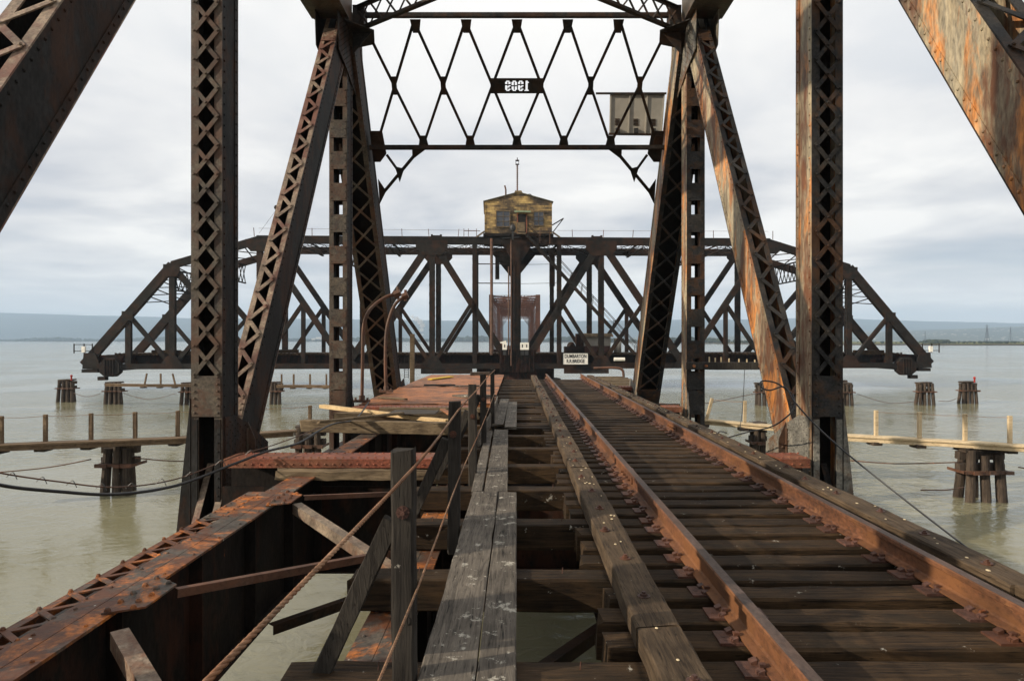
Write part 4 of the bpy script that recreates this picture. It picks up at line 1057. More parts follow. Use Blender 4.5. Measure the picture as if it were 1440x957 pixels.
dolphin(1291, 1320, 569, 4, 'far pile cluster second from the right', -2.0)
dolphin(1352, 1381, 567, 4, 'rightmost far pile cluster with a red lamp', -2.0, lamp=True)

def catwalk(pts, posts, lab, m1, m2, ph=0.95, wd=0.55, th=0.16, wires=1, tilts=None, grp='timber catwalks over the water'):
    pts = [Vector(p) for p in pts]
    r_ = empty('catwalk', pts[0], lab, 'catwalk', grp)
    for a, b in zip(pts, pts[1:]):
        g = MB(); g.timber(a, b, wd, 0.07, seg=1.2, rnd=0.006); g.timber(a - Vector((0, 0.2, 0.10)), b - Vector((0, 0.2, 0.10)), 0.08, th, seg=1.2, rnd=0.006); g.build('walk_deck', M[m1], r_)
    tops = []
    for i, (q, yo) in enumerate(posts):
        q = Vector(q); tl = (tilts or {}).get(i, 0)
        g = MB(); tp = q + Vector((tl, 0, ph)); g.timber(q - Vector((0, 0, 0.12)), tp, 0.13, 0.1, seg=0.5, up=(0, 1, 0)); g.build('rail_post', M[m2], r_); tops.append(tp)
        g = MB(); g.timber(q + Vector((-0.22, 0, -0.22)), q + Vector((0.1, 0, -0.22)), 0.5, 0.12); g.build('bearer', M['pile'], r_)
    for w_ in range(wires):
        if len(tops) > 1:
            g = MB(); z_ = Vector((0, -0.05, -0.05 - 0.4 * w_))
            for a, b in zip(tops, tops[1:]): g.tube([a + z_, a.lerp(b, 0.5) + z_ - Vector((0, 0, 0.03)), b + z_], 0.008, 5)
            g.build('rail_wire', M['rope'], r_)
    return r_
def CW(px, py, z=-1.85):
    d = (H - z) * 960 / (py - 478); return Vector(((px - 727) * d / 960, d, z))
catwalk([CW(-160, 632), CW(0, 625), CW(155, 619), CW(300, 613), CW(415, 605)], [(CW(x, y), 0) for x, y in ((-60, 627.5), (2, 624.5), (64, 621.5), (128, 619), (190, 616.5), (250, 614), (436, 604))], 'long brown catwalk crossing behind the near left post', 'catdark', 'catdark')
catwalk([CW(985, 589), CW(1085, 598), CW(1185, 609)], [(CW(992, 590), 0), (CW(1047, 595), 0)], 'short pale catwalk piece with a leaning post between the right members', 'catwood', 'catwood', tilts={0: 0.3, 1: 0.02})
catwalk([CW(1186, 611), CW(1310, 618), CW(1470, 628)], [(CW(x, y), 0) for x, y in ((1232, 613.5), (1293, 617), (1357, 620.5), (1420, 624))], 'pale sunlit catwalk leading right over the banded pile cluster', 'catwood', 'catwood')
def CF(px, py): return CW(px, py, -2.0)
catwalk([CF(150, 539), CF(210, 540), CF(278, 540)], [(CF(x, 540), 0) for x in (203, 226, 247)], 'far catwalk at the left between two far pile clusters', 'catdark', 'catdark', wires=0, tilts={0: 0.2, 2: -0.25}, ph=0.9)
catwalk([CF(390, 541), CF(430, 541), CF(480, 542)], [(CF(x, 541), 0) for x in (396, 413, 436, 459)], 'far catwalk seen between the left diagonal and far left post', 'catdark', 'catdark', wires=0, ph=0.9)
plank('lookout_step', CF(1190, 536), CF(1175, 536), 0.5, 0.3, 'pile', 'dark block beside the near right post on the far pile cluster', 'block')

# slack ropes between the pile clusters
rp = [([P(104, 552, 58), P(122, 557, 58), P(141, 553, 58)], 'far rope hanging between the two leftmost far clusters'),
      ([P(173, 552, 58), P(210, 561, 58), P(248, 552, 58)], 'far rope sagging left of the near left post'),
      ([P(1205, 553, 57), P(1250, 566, 57), P(1292, 563, 57)], 'far rope sagging right of the near right post'),
      ([P(1320, 563, 57), P(1336, 563, 57), P(1352, 556, 57)], 'far rope joining the two rightmost far clusters'),
      ([P(-80, 668, 23), P(0, 663, 23.5), P(70, 656, 23.7), P(128, 645, 23.8)], 'rusty rope running left from the near left cluster'),
      ([P(190, 643, 23.8), P(235, 647, 24), P(275, 648, 24.2), P(400, 650, 25)], 'rusty rope running right from the near left cluster'),
      ([P(1188, 646, 25), P(1260, 651, 24), P(1352, 649, 23.3)], 'rusty rope running left from the near right cluster'),
      ([P(1432, 656, 23), P(1460, 660, 22.5), P(1500, 662, 22)], 'rope leaving the near right cluster to the frame edge'),
      ([P(925, 566, 40), P(980, 568, 40), P(1055, 554, 45), P(1085, 549, 50)], 'long slack rope between the right posts above the water'),
      ([P(1295, 688, 20.5), P(1330, 688, 21), P(1355, 684, 22)], 'rope end drifting in the water left of the near right cluster')]
for pts, lab in rp: rope(pts, 0.022 if pts[0].y > 30 else 0.02, lab, 'pipe', False, 'mooring_rope', 'rope', 'ropes between pile clusters', n=5)

# ================================================================ swing bridge (open, across the view)
SD = 76.6; TH = R(2.2); FAR = 9.2
MS = Matrix.Translation((0, SD, 0)) @ Matrix.Rotation(TH, 4, 'Z')
def sroot(name, l, lab, cat, grp=None):
    o = empty(name, MS @ Vector(l), lab, cat, grp); o.rotation_euler = (0, 0, TH); ORG[o.name] = Vector(l); return o
def SP_(px, py, ly=0.0):
    u = px - 726.5; s = (u * (SD + ly * math.cos(TH)) + 960 * ly * math.sin(TH)) / (960 * math.cos(TH) - u * math.sin(TH))
    Y = SD + s * math.sin(TH) + ly * math.cos(TH); return Vector((s, ly, H - (py - 478) * Y / 960))
SW = sroot('swing_bridge', (0, 4.6, -1.6), 'dark steel swing bridge turned open across the channel', 'swing bridge')
SPN = 4.74; ZT = 12.75; ZB = -1.25; HL = 10 * SPN
FS = M['far_steel']
def fm(name, a, b, w_=0.5, h_=0.5, lab=None, up=(0, 1, 0), flange=True, mt=None, lace=False):
    """built-up far member: two channels with flange lips"""
    a = Vector(a); b = Vector(b); g = MB(); d = (b - a).normalized(); u = Vector(up)
    r = d.cross(u).normalized(); u2 = r.cross(d).normalized()
    for sg in (-1, 1):
        o_ = u2 * sg * (h_ / 2 - 0.03); g.bar(a + o_, b + o_, w_, 0.06, u2)
        for s2 in (-1, 1): o2 = o_ - u2 * sg * 0.08 + r * s2 * (w_ / 2 - 0.025); g.bar(a + o2, b + o2, 0.05, 0.1, u2)
    n = max(1, int((b - a).length / 1.0))
    if lace:
        for k in range(n * 2):
            p = a.lerp(b, k / (2 * n)); q = a.lerp(b, (k + 1) / (2 * n)); sg = 1 if k % 2 else -1
            for s2 in (-1, 1): g.bar(p + u2 * sg * h_ * 0.45 + r * s2 * w_ * 0.5, q - u2 * sg * h_ * 0.45 + r * s2 * w_ * 0.5, 0.03, 0.07, u2)
    return g.build(name, mt or FS, SW, label=lab)
for ly in (0.0, FAR):
    T = lambda i, z, sg: Vector((sg * (10 - i) * SPN, ly, z))
    # chords
    for sg in (-1, 1):
        fm('top_chord', T(4, ZT, sg) + Vector((sg * 0.3, 0, 0)), (0, ly, ZT), 0.85, 0.6)
        fm('top_chord', T(2, 9.9, sg), T(4, ZT, sg), 0.8, 0.6, 'sloping top chord')
        fm('end_post', T(0, -1.1, sg), T(2, 9.9, sg), 0.95, 0.6)
        fm('bottom_chord', T(0, ZB, sg) - Vector((sg * 1.0, 0, 0)), (0, ly, ZB), 0.6, 0.6)
        for i in (2, 4, 6, 8): fm('vertical', T(i, ZB, sg), T(i, 9.6 if i == 2 else ZT, sg), 0.62 if i != 6 else 0.5, 0.5, lace=True)
        fm('vertical', T(9, ZB, sg), T(9, ZT, sg), 0.5, 0.5, lace=True)
        def mid(a, b, i): return a.lerp(b, 0.5)
        e0, e1 = T(0, -1.1, sg), T(2, 9.9, sg); m0 = e0.lerp(e1, 0.5)
        fm('sub_vertical', T(1, ZB, sg), m0, 0.62, 0.4); fm('sub_diagonal', m0, T(2, ZB, sg), 0.42, 0.4)
        for (ia, za), (ib, zb_), im, foot in (((2, 9.7), (4, ZB), 3, 2), ((4, ZT), (6, ZB), 5, 4), ((6, ZB), (8, ZT), 7, 8), ((8, ZT), (9.85, ZB), 9, 8)):
            a = T(ia, za, sg); b = T(ib, zb_, sg); mm = a.lerp(b, 0.5)
            fm('diagonal', a, b, 0.75 if im in (9, 7) else 0.62, 0.5); fm('sub_diagonal', mm, T(foot, ZB, sg), 0.42, 0.4)
            if im != 9: fm('sub_vertical', T(im, ZB, sg), mm, 0.42, 0.4)
        # gussets
        g = MB(); yy = ly - 0.33
        for i, z_, ww, hh in ((2, 9.5, 0.9, 0.9), (4, 12.3, 1.5, 0.9), (8, 12.2, 1.75, 1.1)):
            c_ = T(i, z_, sg)
            g.prism([(c_.x - ww, yy, z_ + hh * 0.5), (c_.x + ww, yy, z_ + hh * 0.5), (c_.x + ww, yy, z_ - hh * 0.3), (c_.x + ww * 0.6, yy, z_ - hh), (c_.x - ww * 0.6, yy, z_ - hh), (c_.x - ww, yy, z_ - hh * 0.3)], (0, 0.04, 0))
        for i in (2, 4, 6, 8):
            c_ = T(i, 0, sg); g.prism([(c_.x - 1.15, yy, ZB - 0.3), (c_.x + 1.15, yy, ZB - 0.3), (c_.x + 1.15, yy, ZB + 0.25), (c_.x + 0.5, yy, ZB + 1.15), (c_.x - 0.5, yy, ZB + 1.15), (c_.x - 1.15, yy, ZB + 0.25)], (0, 0.04, 0))
        c_ = m0; g.prism([(c_.x - 0.6, yy, c_.z - 0.6), (c_.x + 0.6, yy, c_.z - 0.6), (c_.x + 0.6, yy, c_.z + 0.4), (c_.x - 0.6, yy, c_.z + 0.4)], (0, 0.04, 0))
        g.build_each('gusset_plate', M['far_steel'], SW)
        if ly == 0:
            # end bearing and latch under the tip
            q = T(0, 0, sg) - Vector((sg * 2.9, 0, 0)); g = MB()
            g.prism([(q.x - 1.05, -0.5, -1.9), (q.x - 0.5, -0.5, -2.35), (q.x + 0.5, -0.5, -2.35), (q.x + 1.05, -0.5, -1.9), (q.x + 1.05, -0.5, -0.9), (q.x + 0.5, -0.5, -0.35), (q.x - 0.5, -0.5, -0.35), (q.x - 1.05, -0.5, -0.9)], (0, 0.8, 0))
            for k in (-0.45, -0.15, 0.15, 0.45): g.box(q.x + k - 0.04, q.x + k + 0.04, -0.62, -0.5, -2.2, -0.5)
            g.box(q.x + 0.9 * sg - 0.4, q.x + 0.9 * sg + 0.4, -0.4, 0.3, -2.75, -2.35)
            g.build('end_bearing', M['far_steel'], SW)
            g = MB(); e = T(0, 0, sg); g.prism([(e.x, -0.45, -1.5), (e.x - sg * 2.0, -0.45, -1.5), (e.x - sg * 1.4, -0.45, 0.2), (e.x - sg * 0.15, -0.45, 0.25)], (0, 0.1, 0)); g.box(e.x - 0.1, e.x - sg * 1.6, -0.4, FAR + 0.4, -1.9, -1.55); g.build('end_plate', M['far_steel'], SW)
    # lattice between the chords of each truss top
# floor
g = MB()
for k in range(0, 21):
    x = -HL + k * SPN; 
    if k in (0, 20): x *= 0.985
    g.box(x - 0.2, x + 0.2, 0.3, FAR - 0.3, -1.1, -0.05)
g.build_each('floor_beam', M['girder_web'], SW)
for ly in (1.2, 3.4, 5.8, 8.0):
    g = MB(); g.box(-HL + 0.6, HL - 0.6, ly - 0.15, ly + 0.15, -0.95, -0.02); g.build('stringer', M['girder_web'], SW)
g = MB()
for x0, x1 in ((-HL + 3.2, -9.0), (-9.0, 9.0), (9.0, HL - 3.2)):
    g.box(x0 + 0.01, x1, 0.45, FAR - 0.45, -0.015, 0.16)
k = -HL + 3
while k < HL - 3: g.box(k, k + 0.22, 0.40, 0.449, -0.05, 0.20 + 0.05 * random.random()); k += 0.45
g.build('timber_deck', M['tie'], SW)
for x0, x1, zz in ((-40.5, -37.5, 0.35), (-38, -34, 0.28), (-30, -24.5, 0.4), (30, 36.5, 0.4), (39, 42.5, 0.3)):
    g = MB(); g.timber((x0, 0.8, zz), (x1, 0.9, zz), 0.5, 0.35, rnd=0.03); g.build('stacked_timber', M['tie'], SW)
# top lateral lattice, seen edge-on between the two top chords
g = MB()
for k in range(-6, 6):
    x0 = k * SPN; x1 = (k + 1) * SPN
    for a, b in (((x0, 0.3), (x1, FAR - 0.3)), ((x1, 0.3), (x0, FAR - 0.3))):
        p = Vector((a[0], a[1], 12.6)); q = Vector((b[0], b[1], 12.6)); up = Vector((0, 0, 0.4)); g.bar(p, q, 0.12, 0.05); g.bar(p - up, q - up, 0.12, 0.05)
        m_n = 12
        for j in range(m_n): g.bar(p.lerp(q, j / m_n) - up * (j % 2), p.lerp(q, (j + 1) / m_n) - up * ((j + 1) % 2), 0.05, 0.05)
    g.box(x0 - 0.12, x0 + 0.12, 0.3, FAR - 0.3, 12.0, 12.1); g.box(x0 - 0.12, x0 + 0.12, 0.3, FAR - 0.3, 12.75, 12.85)
g.build('top_bracing', FS, SW)
for sg in (-1, 1):
    for i, zt_ in ((2, 9.6), (3, 11.1), (4, ZT), (6, ZT)):
        x = sg * (10 - i) * SPN; g = MB()
        for k in range(8):
            a = 0.3 + (FAR - 0.6) * k / 8; b = 0.3 + (FAR - 0.6) * (k + 1) / 8; zl = zt_ - 2.4
            g.bar((x, a, zt_ - 0.3), (x, b, zl), 0.08, 0.08, (1, 0, 0)); g.bar((x, b, zt_ - 0.3), (x, a, zl), 0.08, 0.08, (1, 0, 0))
        g.box(x - 0.1, x + 0.1, 0.3, FAR - 0.3, zt_ - 2.5, zt_ - 2.36); g.box(x - 0.1, x + 0.1, 0.3, FAR - 0.3, zt_ - 0.3, zt_ - 0.16); g.build('sway_frame', FS, SW)
    for i0, i1 in ((0, 2), (2, 4)):
        z0_, z1_ = (-1.1, 9.9) if i0 == 0 else (9.9, ZT)
        a0 = Vector((sg * (10 - i0) * SPN, 0, z0_)); a1 = Vector((sg * (10 - i1) * SPN, 0, z1_))
        if i0 == 0: a0 = a0.lerp(a1, 0.62)
        nq = 5; g = MB()
        for k in range(nq):
            p = a0.lerp(a1, k / nq); q = a0.lerp(a1, (k + 1) / nq)
            g.bar(p, q + Vector((0, FAR, 0)), 0.1, 0.1); g.bar(q, p + Vector((0, FAR, 0)), 0.1, 0.1)
        g.build('end_bracing', FS, SW)
# centre tower: heavy post, spread bracket, base cage
for ly in (0.0, FAR):
    g = MB(); g.box(-0.42, 0.42, ly - 0.35, ly + 0.35, -1.0, 12.6)
    for x in (-0.34, 0.30): g.box(x - 0.06, x + 0.1, ly - 0.42, ly - 0.35, -0.5, 11)
    bw, bz = (1.7, 10.5) if ly == 0 else (2.7, 9.6); g.prism([(-bw, ly - 0.4, 12.35), (bw, ly - 0.4, 12.35), (0.5, ly - 0.4, bz), (-0.5, ly - 0.4, bz)], (0, 0.06, 0))
    g.build('tower_post', M['far_steel'], SW)
g = MB(); g.box(-1.95, 1.95, -0.6, 0.7, -1.95, 0.45)
for k in range(9): x = -1.85 + k * 0.46; g.box(x - 0.04, x + 0.04, -0.72, -0.602, -1.9, 0.42)
g.box(-2.1, 2.1, -0.75, 0.8, 0.452, 0.62); g.build('centre_cage', M['girder_web'], SW)
g = MB(); g.box(4.0, 4.6, 3.5, 4.2, 8.0, 12.4); g.box(-2.4, -1.9, 6.0, 6.4, 9.0, 12.4); g.build_each('hanger', FS, SW)
for zz in (8.0, 10.15):
    g = MB(); g.bar((-4.6, -0.1, zz), (-0.4, -0.1, zz), 0.1, 0.1); g.bar((0.4, 0.5, zz), (4.6, 0.5, zz + 0.1), 0.04, 0.04); g.build_each('cross_rod', FS, SW)
for x, z0_, z1_ in ((-2.85, 0, 12.9), (-0.95, 0, 9.8), (-0.68, -1.2, 12.9)):
    g = MB(); g.tube([(x, -0.75, z0_), (x, -0.75, z1_)], 0.16 if x < -2 else 0.08, 8); g.build('service_pipe', M['pipe'], SW)
# drum and hanging scraps below the floor
g = MB(); g.tube([(0, 4.6, -2.9), (0, 4.6, -1.5)], 4.6, 32); g.build('turning_drum', M['girder_web'], SW)
for x in (-9.2, 8.8, -6.5, 6.8):
    g = MB(); g.box(x - 1.5, x + 1.5, -0.38, 0.2, -2.1, -1.57); g.build('end_bearing', FS, SW)
pv_ = MB(); pv_.tube([MS @ Vector((0, 4.6, WZ - 2)), MS @ Vector((0, 4.6, -2.92))], 5.4, 36)
tag(pv_.build('pivot_pier', M['concrete']), 'round concrete pivot pier under the centre of the swing bridge', 'pier')
# handrail on the top chord
g = MB(); rr = random.Random(4)
for k in range(-9, 10):
    x = k * 3.2 + rr.uniform(-0.3, 0.3)
    if abs(x) < 4.6: continue
    g.bar((x, -0.3, ZT + 0.3), (x + rr.uniform(-0.1, 0.1), -0.3, ZT + 1.25), 0.06, 0.06, (0, 1, 0)); g.bar((x + 0.5, FAR, ZT + 0.3), (x + 0.5, FAR, ZT + 1.3), 0.06, 0.06, (0, 1, 0))
g.bar((-28.5, -0.3, ZT + 1.2), (-4.5, -0.3, ZT + 1.1), 0.025, 0.025); g.bar((4.5, -0.3, ZT + 1.15), (28.5, -0.3, ZT + 1.2), 0.025, 0.025)
g.build('handrail', M['pipe'], SW)
g = MB()
for x in (-9.0, 9.0): g.box(x - 0.5, x + 0.5, -0.2, 0.2, ZT + 0.46, ZT + 0.56); g.box(x - 0.6, x - 0.4, -0.3, 0.3, ZT + 0.42, ZT + 0.65); g.box(x + 0.4, x + 0.6, -0.3, 0.3, ZT + 0.42, ZT + 0.65)
g.build('chord_fitting', FS, SW)
for sg in (-1, 1):
    g = MB(); x = sg * HL
    xa, xb = x - sg * 1.0, x + sg * 0.95
    for z_ in (0.45, 1.15): g.bar((xa, -0.3, z_), (xb, -0.3, z_), 0.07, 0.07)
    for x_ in (xa, xb, (xa + xb) / 2 + 0.1): g.bar((x_, -0.3, 0.2), (x_, -0.3, 1.25), 0.09, 0.09, (0, 1, 0))
    g.build('end_rail', M['far_steel'], SW)
    g = MB(); g.box(x - 0.15 - sg * 0.1, x + 0.2 - sg * 0.1, -0.5, -0.25, 0.3, 0.95); g.build('end_box', M['white'], SW)
# small stack on the left part of the top chord
g = MB(); p_ = SP_(388, 333); g.tube([p_, p_ + Vector((0, 0, 2.6))], 0.09, 6); g.bar(p_ + Vector((-0.2, 0, 2.0)), p_ + Vector((0.2, 0, 2.0)), 0.05, 0.05); g.bar(p_ + Vector((-0.3, 0, 0)), p_ + Vector((-0.1, 0, 3.1)), 0.04, 0.04, (0, 1, 0)); g.bar(p_ + Vector((0.3, 0, 0)), p_ + Vector((0.1, 0, 3.1)), 0.04, 0.04, (0, 1, 0)); g.ball(p_ + Vector((0, 0, 3.3)), 0.26, 8, 5)
g.bar(p_ + Vector((-0.1, 0, 2.9)), p_ + Vector((-1.9, 0, 0.4)), 0.02, 0.02)
g.build('signal_mast', FS, SW)

# name sign
r_ = sroot('bridge_sign', SP_(808.5, 511, -0.75), 'white rectangular sign on the swing bridge reading DUMBARTON R.R. BRIDGE', 'sign')
a, b = SP_(791.5, 511.5, -0.75), SP_(826, 496, -0.75)
g = MB(); g.box(a.x, b.x, -0.8, -0.72, a.z, b.z); g.build('board', M['white'], r_)
g = MB(); 
for x0, x1, z0_, z1_ in ((a.x - .05, b.x + .05, b.z, b.z + .05), (a.x - .05, b.x + .05, a.z - .05, a.z), (a.x - .05, a.x, a.z, b.z), (b.x, b.x + .05, a.z, b.z)): g.box(x0, x1, -0.83, -0.7, z0_, z1_)
g.build('frame', M['black'], r_)
def text_mesh(name, body, size, loc, parent, mt, ext=0.01, sx_=1.0):
    cu = bpy.data.curves.new(name, 'FONT'); cu.body = body; cu.size = size; cu.extrude = ext; cu.align_x = 'CENTER'; cu.align_y = 'CENTER'; cu.offset = size * 0.022
    to = bpy.data.objects.new(name + '_source', cu); col.objects.link(to)
    dg = bpy.context.evaluated_depsgraph_get(); me = bpy.data.meshes.new_from_object(to.evaluated_get(dg))
    bpy.data.objects.remove(to); bpy.data.curves.remove(cu)
    mm = Matrix.Translation(Vector(loc) - ORG[parent.name]) @ Matrix.Rotation(R(90), 4, 'X') @ Matrix.Diagonal((sx_, 1, 1, 1))
    me.transform(mm); me.name = name; me.materials.clear(); me.materials.append(mt)
    o = bpy.data.objects.new(name, me); col.objects.link(o); o.parent = parent; ORG[o.name] = ORG[parent.name].copy(); return o
cx_ = (a.x + b.x) / 2; cz_ = (a.z + b.z) / 2; hh = b.z - a.z
text_mesh('lettering', 'DUMBARTON', 0.56, (cx_, -0.812, cz_ + hh * 0.22), r_, M['black'], sx_=0.70)
text_mesh('lettering', 'R.R.BRIDGE', 0.56, (cx_, -0.812, cz_ - hh * 0.22), r_, M['black'], sx_=0.72)

# ---- control house on the tower
A0 = SP_(681, 328, 0); A1 = SP_(775.5, 328, 0); x0, x1 = A0.x, A1.x; zf = A0.z; ze = SP_(681, 283.5, 0).z; zr = SP_(728, 271, 0).z; xc = (x0 + x1) / 2; yb = 7.5
hs = sroot('control_house', (xc, yb / 2, zf), 'peeling yellow clapboard operator house on top of the swing bridge', 'operator house')
g = MB(); g.prism([(x0, -0.1, zf), (x1, -0.1, zf), (x1, -0.1, ze), (xc, -0.1, zr), (x0, -0.1, ze)], (0, yb, 0)); g.build('wall', M['siding'], hs)
g = MB()
for s_, xe in ((-1, x0), (1, x1)):
    p0 = Vector((xe + s_ * 0.15, 0, ze - 0.0)); p1 = Vector((xc, 0, zr + 0.04))
    g.prism([(p0.x, -0.25, p0.z), (p1.x, -0.25, p1.z), (p1.x, -0.25, p1.z + 0.09), (p0.x, -0.25, p0.z + 0.09)], (0, yb + 0.3, 0))
ro = g.build('roof', M['roofing'], hs)
g = MB(); g.prism([(xc - 0.5, -0.2, zr - 0.1), (xc + 0.5, -0.2, zr - 0.1), (xc + 0.35, -0.2, zr + 0.25), (xc - 0.35, -0.2, zr + 0.25)], (0, 1.6, 0)); g.build('ridge_vent', M['siding'], ro)
g = MB(); pc = SP_(711, 275, 0); g.tube([(pc.x, 0.8, pc.z - 0.4), (pc.x, 0.8, pc.z + 0.9), (pc.x - 0.12, 0.8, pc.z + 1.35)], 0.09, 8); g.build('chimney', M['pipe'], ro)
g = MB(); pc = SP_(744, 276, 0); g.tube([(pc.x + 0.35 * math.cos(t_), 0.4, pc.z + 0.02 + 0.35 * math.sin(t_)) for t_ in [k * math.pi / 8 for k in range(17)]], 0.04, 6); g.tube([(pc.x - 0.4 + 0.25 * math.cos(t_), 0.5, pc.z + 0.1 + 0.25 * math.sin(t_)) for t_ in [k * math.pi / 8 for k in range(17)]], 0.03, 6); g.build('vent_hoop', FS, ro)
# corner boards
g = MB()
for x in (x0 + 0.05, x1 - 0.05): g.box(x - 0.06, x + 0.06, -0.14, -0.102, zf, ze - 0.05)
g.build_each('corner_board', M['siding'], hs)
def win(px0, py0, px1, py1, cols, rows_, gm):
    a = SP_(px0, py1, 0); b = SP_(px1, py0, 0); g = MB(); t_ = 0.09
    for u in ((a.x - t_, b.x + t_, b.z, b.z + t_), (a.x - t_, b.x + t_, a.z - t_, a.z), (a.x - t_, a.x, a.z, b.z), (b.x, b.x + t_, a.z, b.z)): g.box(u[0], u[1], -0.2, -0.102, u[2], u[3])
    for k in range(1, cols): x = a.x + (b.x - a.x) * k / cols; g.box(x - 0.03, x + 0.03, -0.17, -0.115, a.z, b.z)
    for k in range(1, rows_): z = a.z + (b.z - a.z) * k / rows_; g.box(a.x, b.x, -0.165, -0.118, z - 0.025, z + 0.025)
    f_ = g.build('window', M['oldbeam'], hs); g = MB(); g.box(a.x, b.x, -0.116, -0.104, a.z, b.z); g.build('pane', gm, f_)
win(698, 297, 716, 318, 2, 3, M['glass']); win(750.5, 298, 763.5, 316.5, 2, 3, M['glass'])
a = SP_(728, 315, 0); b = SP_(739, 301, 0); g = MB(); g.box(a.x, b.x, -0.13, -0.102, zf + 0.05, b.z); g.build('doorway', M['dark_in'], hs)
g = MB(); g.box(a.x - 0.13, a.x, -0.17, -0.102, zf, b.z + 0.1); g.box(b.x, b.x + 0.13, -0.17, -0.102, zf, b.z + 0.1); g.build('door_frame', M['redbeam'], hs)
g = MB(); g.prism([(a.x - 0.45, -0.1, b.z + 0.42), (a.x - 0.45, -0.95, b.z + 0.12), (a.x - 0.45, -0.95, b.z + 0.06), (a.x - 0.45, -0.1, b.z + 0.36)], (b.x - a.x + 0.95, 0, 0)); g.build('awning', M['awning'], hs)
a = SP_(726, 327, 0); b = SP_(737, 314, 0); g = MB(); g.box(a.x, b.x, -0.95, -0.86, a.z, b.z); g.box(a.x, b.x + 0.1, -0.98, -0.12, a.z - 0.25, a.z - 0.1); g.build('porch_panel', M['oldbeam'], hs)
# platform
g = MB(); a = SP_(679, 334, 0); g.box(x0 - 0.15, x1 + 0.15, -0.5, yb + 0.3, ZT + 0.45, zf - 0.01)
for k in range(12): x = x0 + (x1 - x0) * k / 11; g.box(x - 0.1, x + 0.1, -0.62, -0.501, ZT + 0.5, zf - 0.15)
g.build('platform', M['far_steel'], hs)
for sg, xe in ((-1, x0), (1, x1)):
    g = MB(); g.bar((xe, -0.4, zf + 0.2), (xe + sg * 0.9, -0.4, ZT + 0.35), 0.16, 0.2, (0, 1, 0)); g.build('side_brace', M['oldbeam'], hs)
    g = MB(); e = xe + sg * (2.3 if sg < 0 else 0.2)
    if sg < 0:
        for x in (e, e + 0.5, e + 1.4): g.bar((x, -0.35, ZT + 0.3), (x, -0.35, ZT + 1.3), 0.06, 0.06, (0, 1, 0))
        g.bar((e, -0.35, ZT + 1.05), (xe - 0.5, -0.35, ZT + 1.05), 0.06, 0.06)
    else:
        for x in (e - 1.6, e - 0.5, ): g.bar((x, -0.85, zf - 1.2), (x, -0.85, zf + 0.5), 0.08, 0.08, (0, 1, 0))
        g.bar((e - 1.6, -0.85, zf + 0.5), (e - 0.5, -0.85, zf + 0.5), 0.08, 0.08)
    g.build('rail', M['pipe'], hs)
g = MB(); p0 = SP_(776, 316, 0); p1 = SP_(792, 306.5, 0); p2 = SP_(777, 326, 0); g.bar(p0, p1, 0.12, 0.12); g.bar(p1, p2, 0.1, 0.1, (0, 1, 0)); g.build('davit', FS, hs)
g = MB(); p0 = SP_(720.5, 320, -0.9); g.ball(p0, 0.42, 10, 6, (0.8, 0.6, 1)); g.bar(p0 - Vector((0, 0, 0.3)), p0 - Vector((0, 0, 1.3)), 0.2, 0.2, (0, 1, 0)); g.bar(p0 - Vector((1.2, 0, 1.15)), p0 + Vector((0.7, 0, -1.0)), 0.2, 0.08); g.build('lantern', M['black'], hs)
# mast on the ridge
mx = sroot('radio_mast', (xc - 0.1, 0.3, zr + 0.25), 'thin stepped mast with a lantern top on the yellow house roof', 'mast')
g = MB(); g.tube([(xc - 0.1, 0.3, zr + 0.1), (xc - 0.1, 0.3, zr + 3.3)], 0.075, 6); 
for k in range(12): g.bar((xc - 0.28, 0.3, zr + 0.5 + k * 0.23), (xc + 0.08, 0.3, zr + 0.5 + k * 0.23), 0.025, 0.025)
g.build('pole', M['pipe'], mx)
g = MB(); c_ = Vector((xc - 0.1, 0.3, zr + 3.4)); 
for sx_ in (-1, 1): g.bar(c_ + Vector((sx_ * 0.16, 0, -0.1)), c_ + Vector((sx_ * 0.16, 0, 0.3)), 0.05, 0.05, (0, 1, 0))
g.box(c_.x - 0.2, c_.x + 0.2, 0.1, 0.5, c_.z - 0.14, c_.z - 0.08); g.box(c_.x - 0.2, c_.x + 0.2, 0.1, 0.5, c_.z + 0.28, c_.z + 0.36); g.bar(c_ + Vector((0, 0, 0.3)), c_ + Vector((0, 0, 0.65)), 0.09, 0.09, (0, 1, 0)); g.build('mast_lantern', FS, mx)
# stair down from the house
st = sroot('stairway', SP_(888, 495, -1.0), 'long steep steel stair descending right from the yellow house', 'stairs')
a = SP_(740, 331, -1.0); b = SP_(891, 497, -1.0)
for dy in (0, -0.8):
    g = MB(); o_ = Vector((0, dy, 0)); g.bar(a + o_, b + o_, 0.05, 0.28, (0, 0, 1)); g.build('stair_stringer', FS, st)
    g = MB(); up = Vector((0.15, 0, 1.15)); g.bar(a + o_ + up, b + o_ + up, 0.05, 0.06, (0, 0, 1)); g.bar(a + o_ + up * 0.6, b + o_ + up * 0.6, 0.03, 0.03, (0, 0, 1))
    for k in range(11): p = a.lerp(b, k / 10) + o_; g.bar(p, p + up, 0.05, 0.05, (0, 1, 0))
    g.build('handrail', FS, st)
g = MB()
for k in range(46): p = a.lerp(b, (k + 0.5) / 46); g.box(p.x - 0.12, p.x + 0.12, p.y - 0.78, p.y - 0.02, p.z - 0.02, p.z + 0.01)
g.build('treads', FS, st)
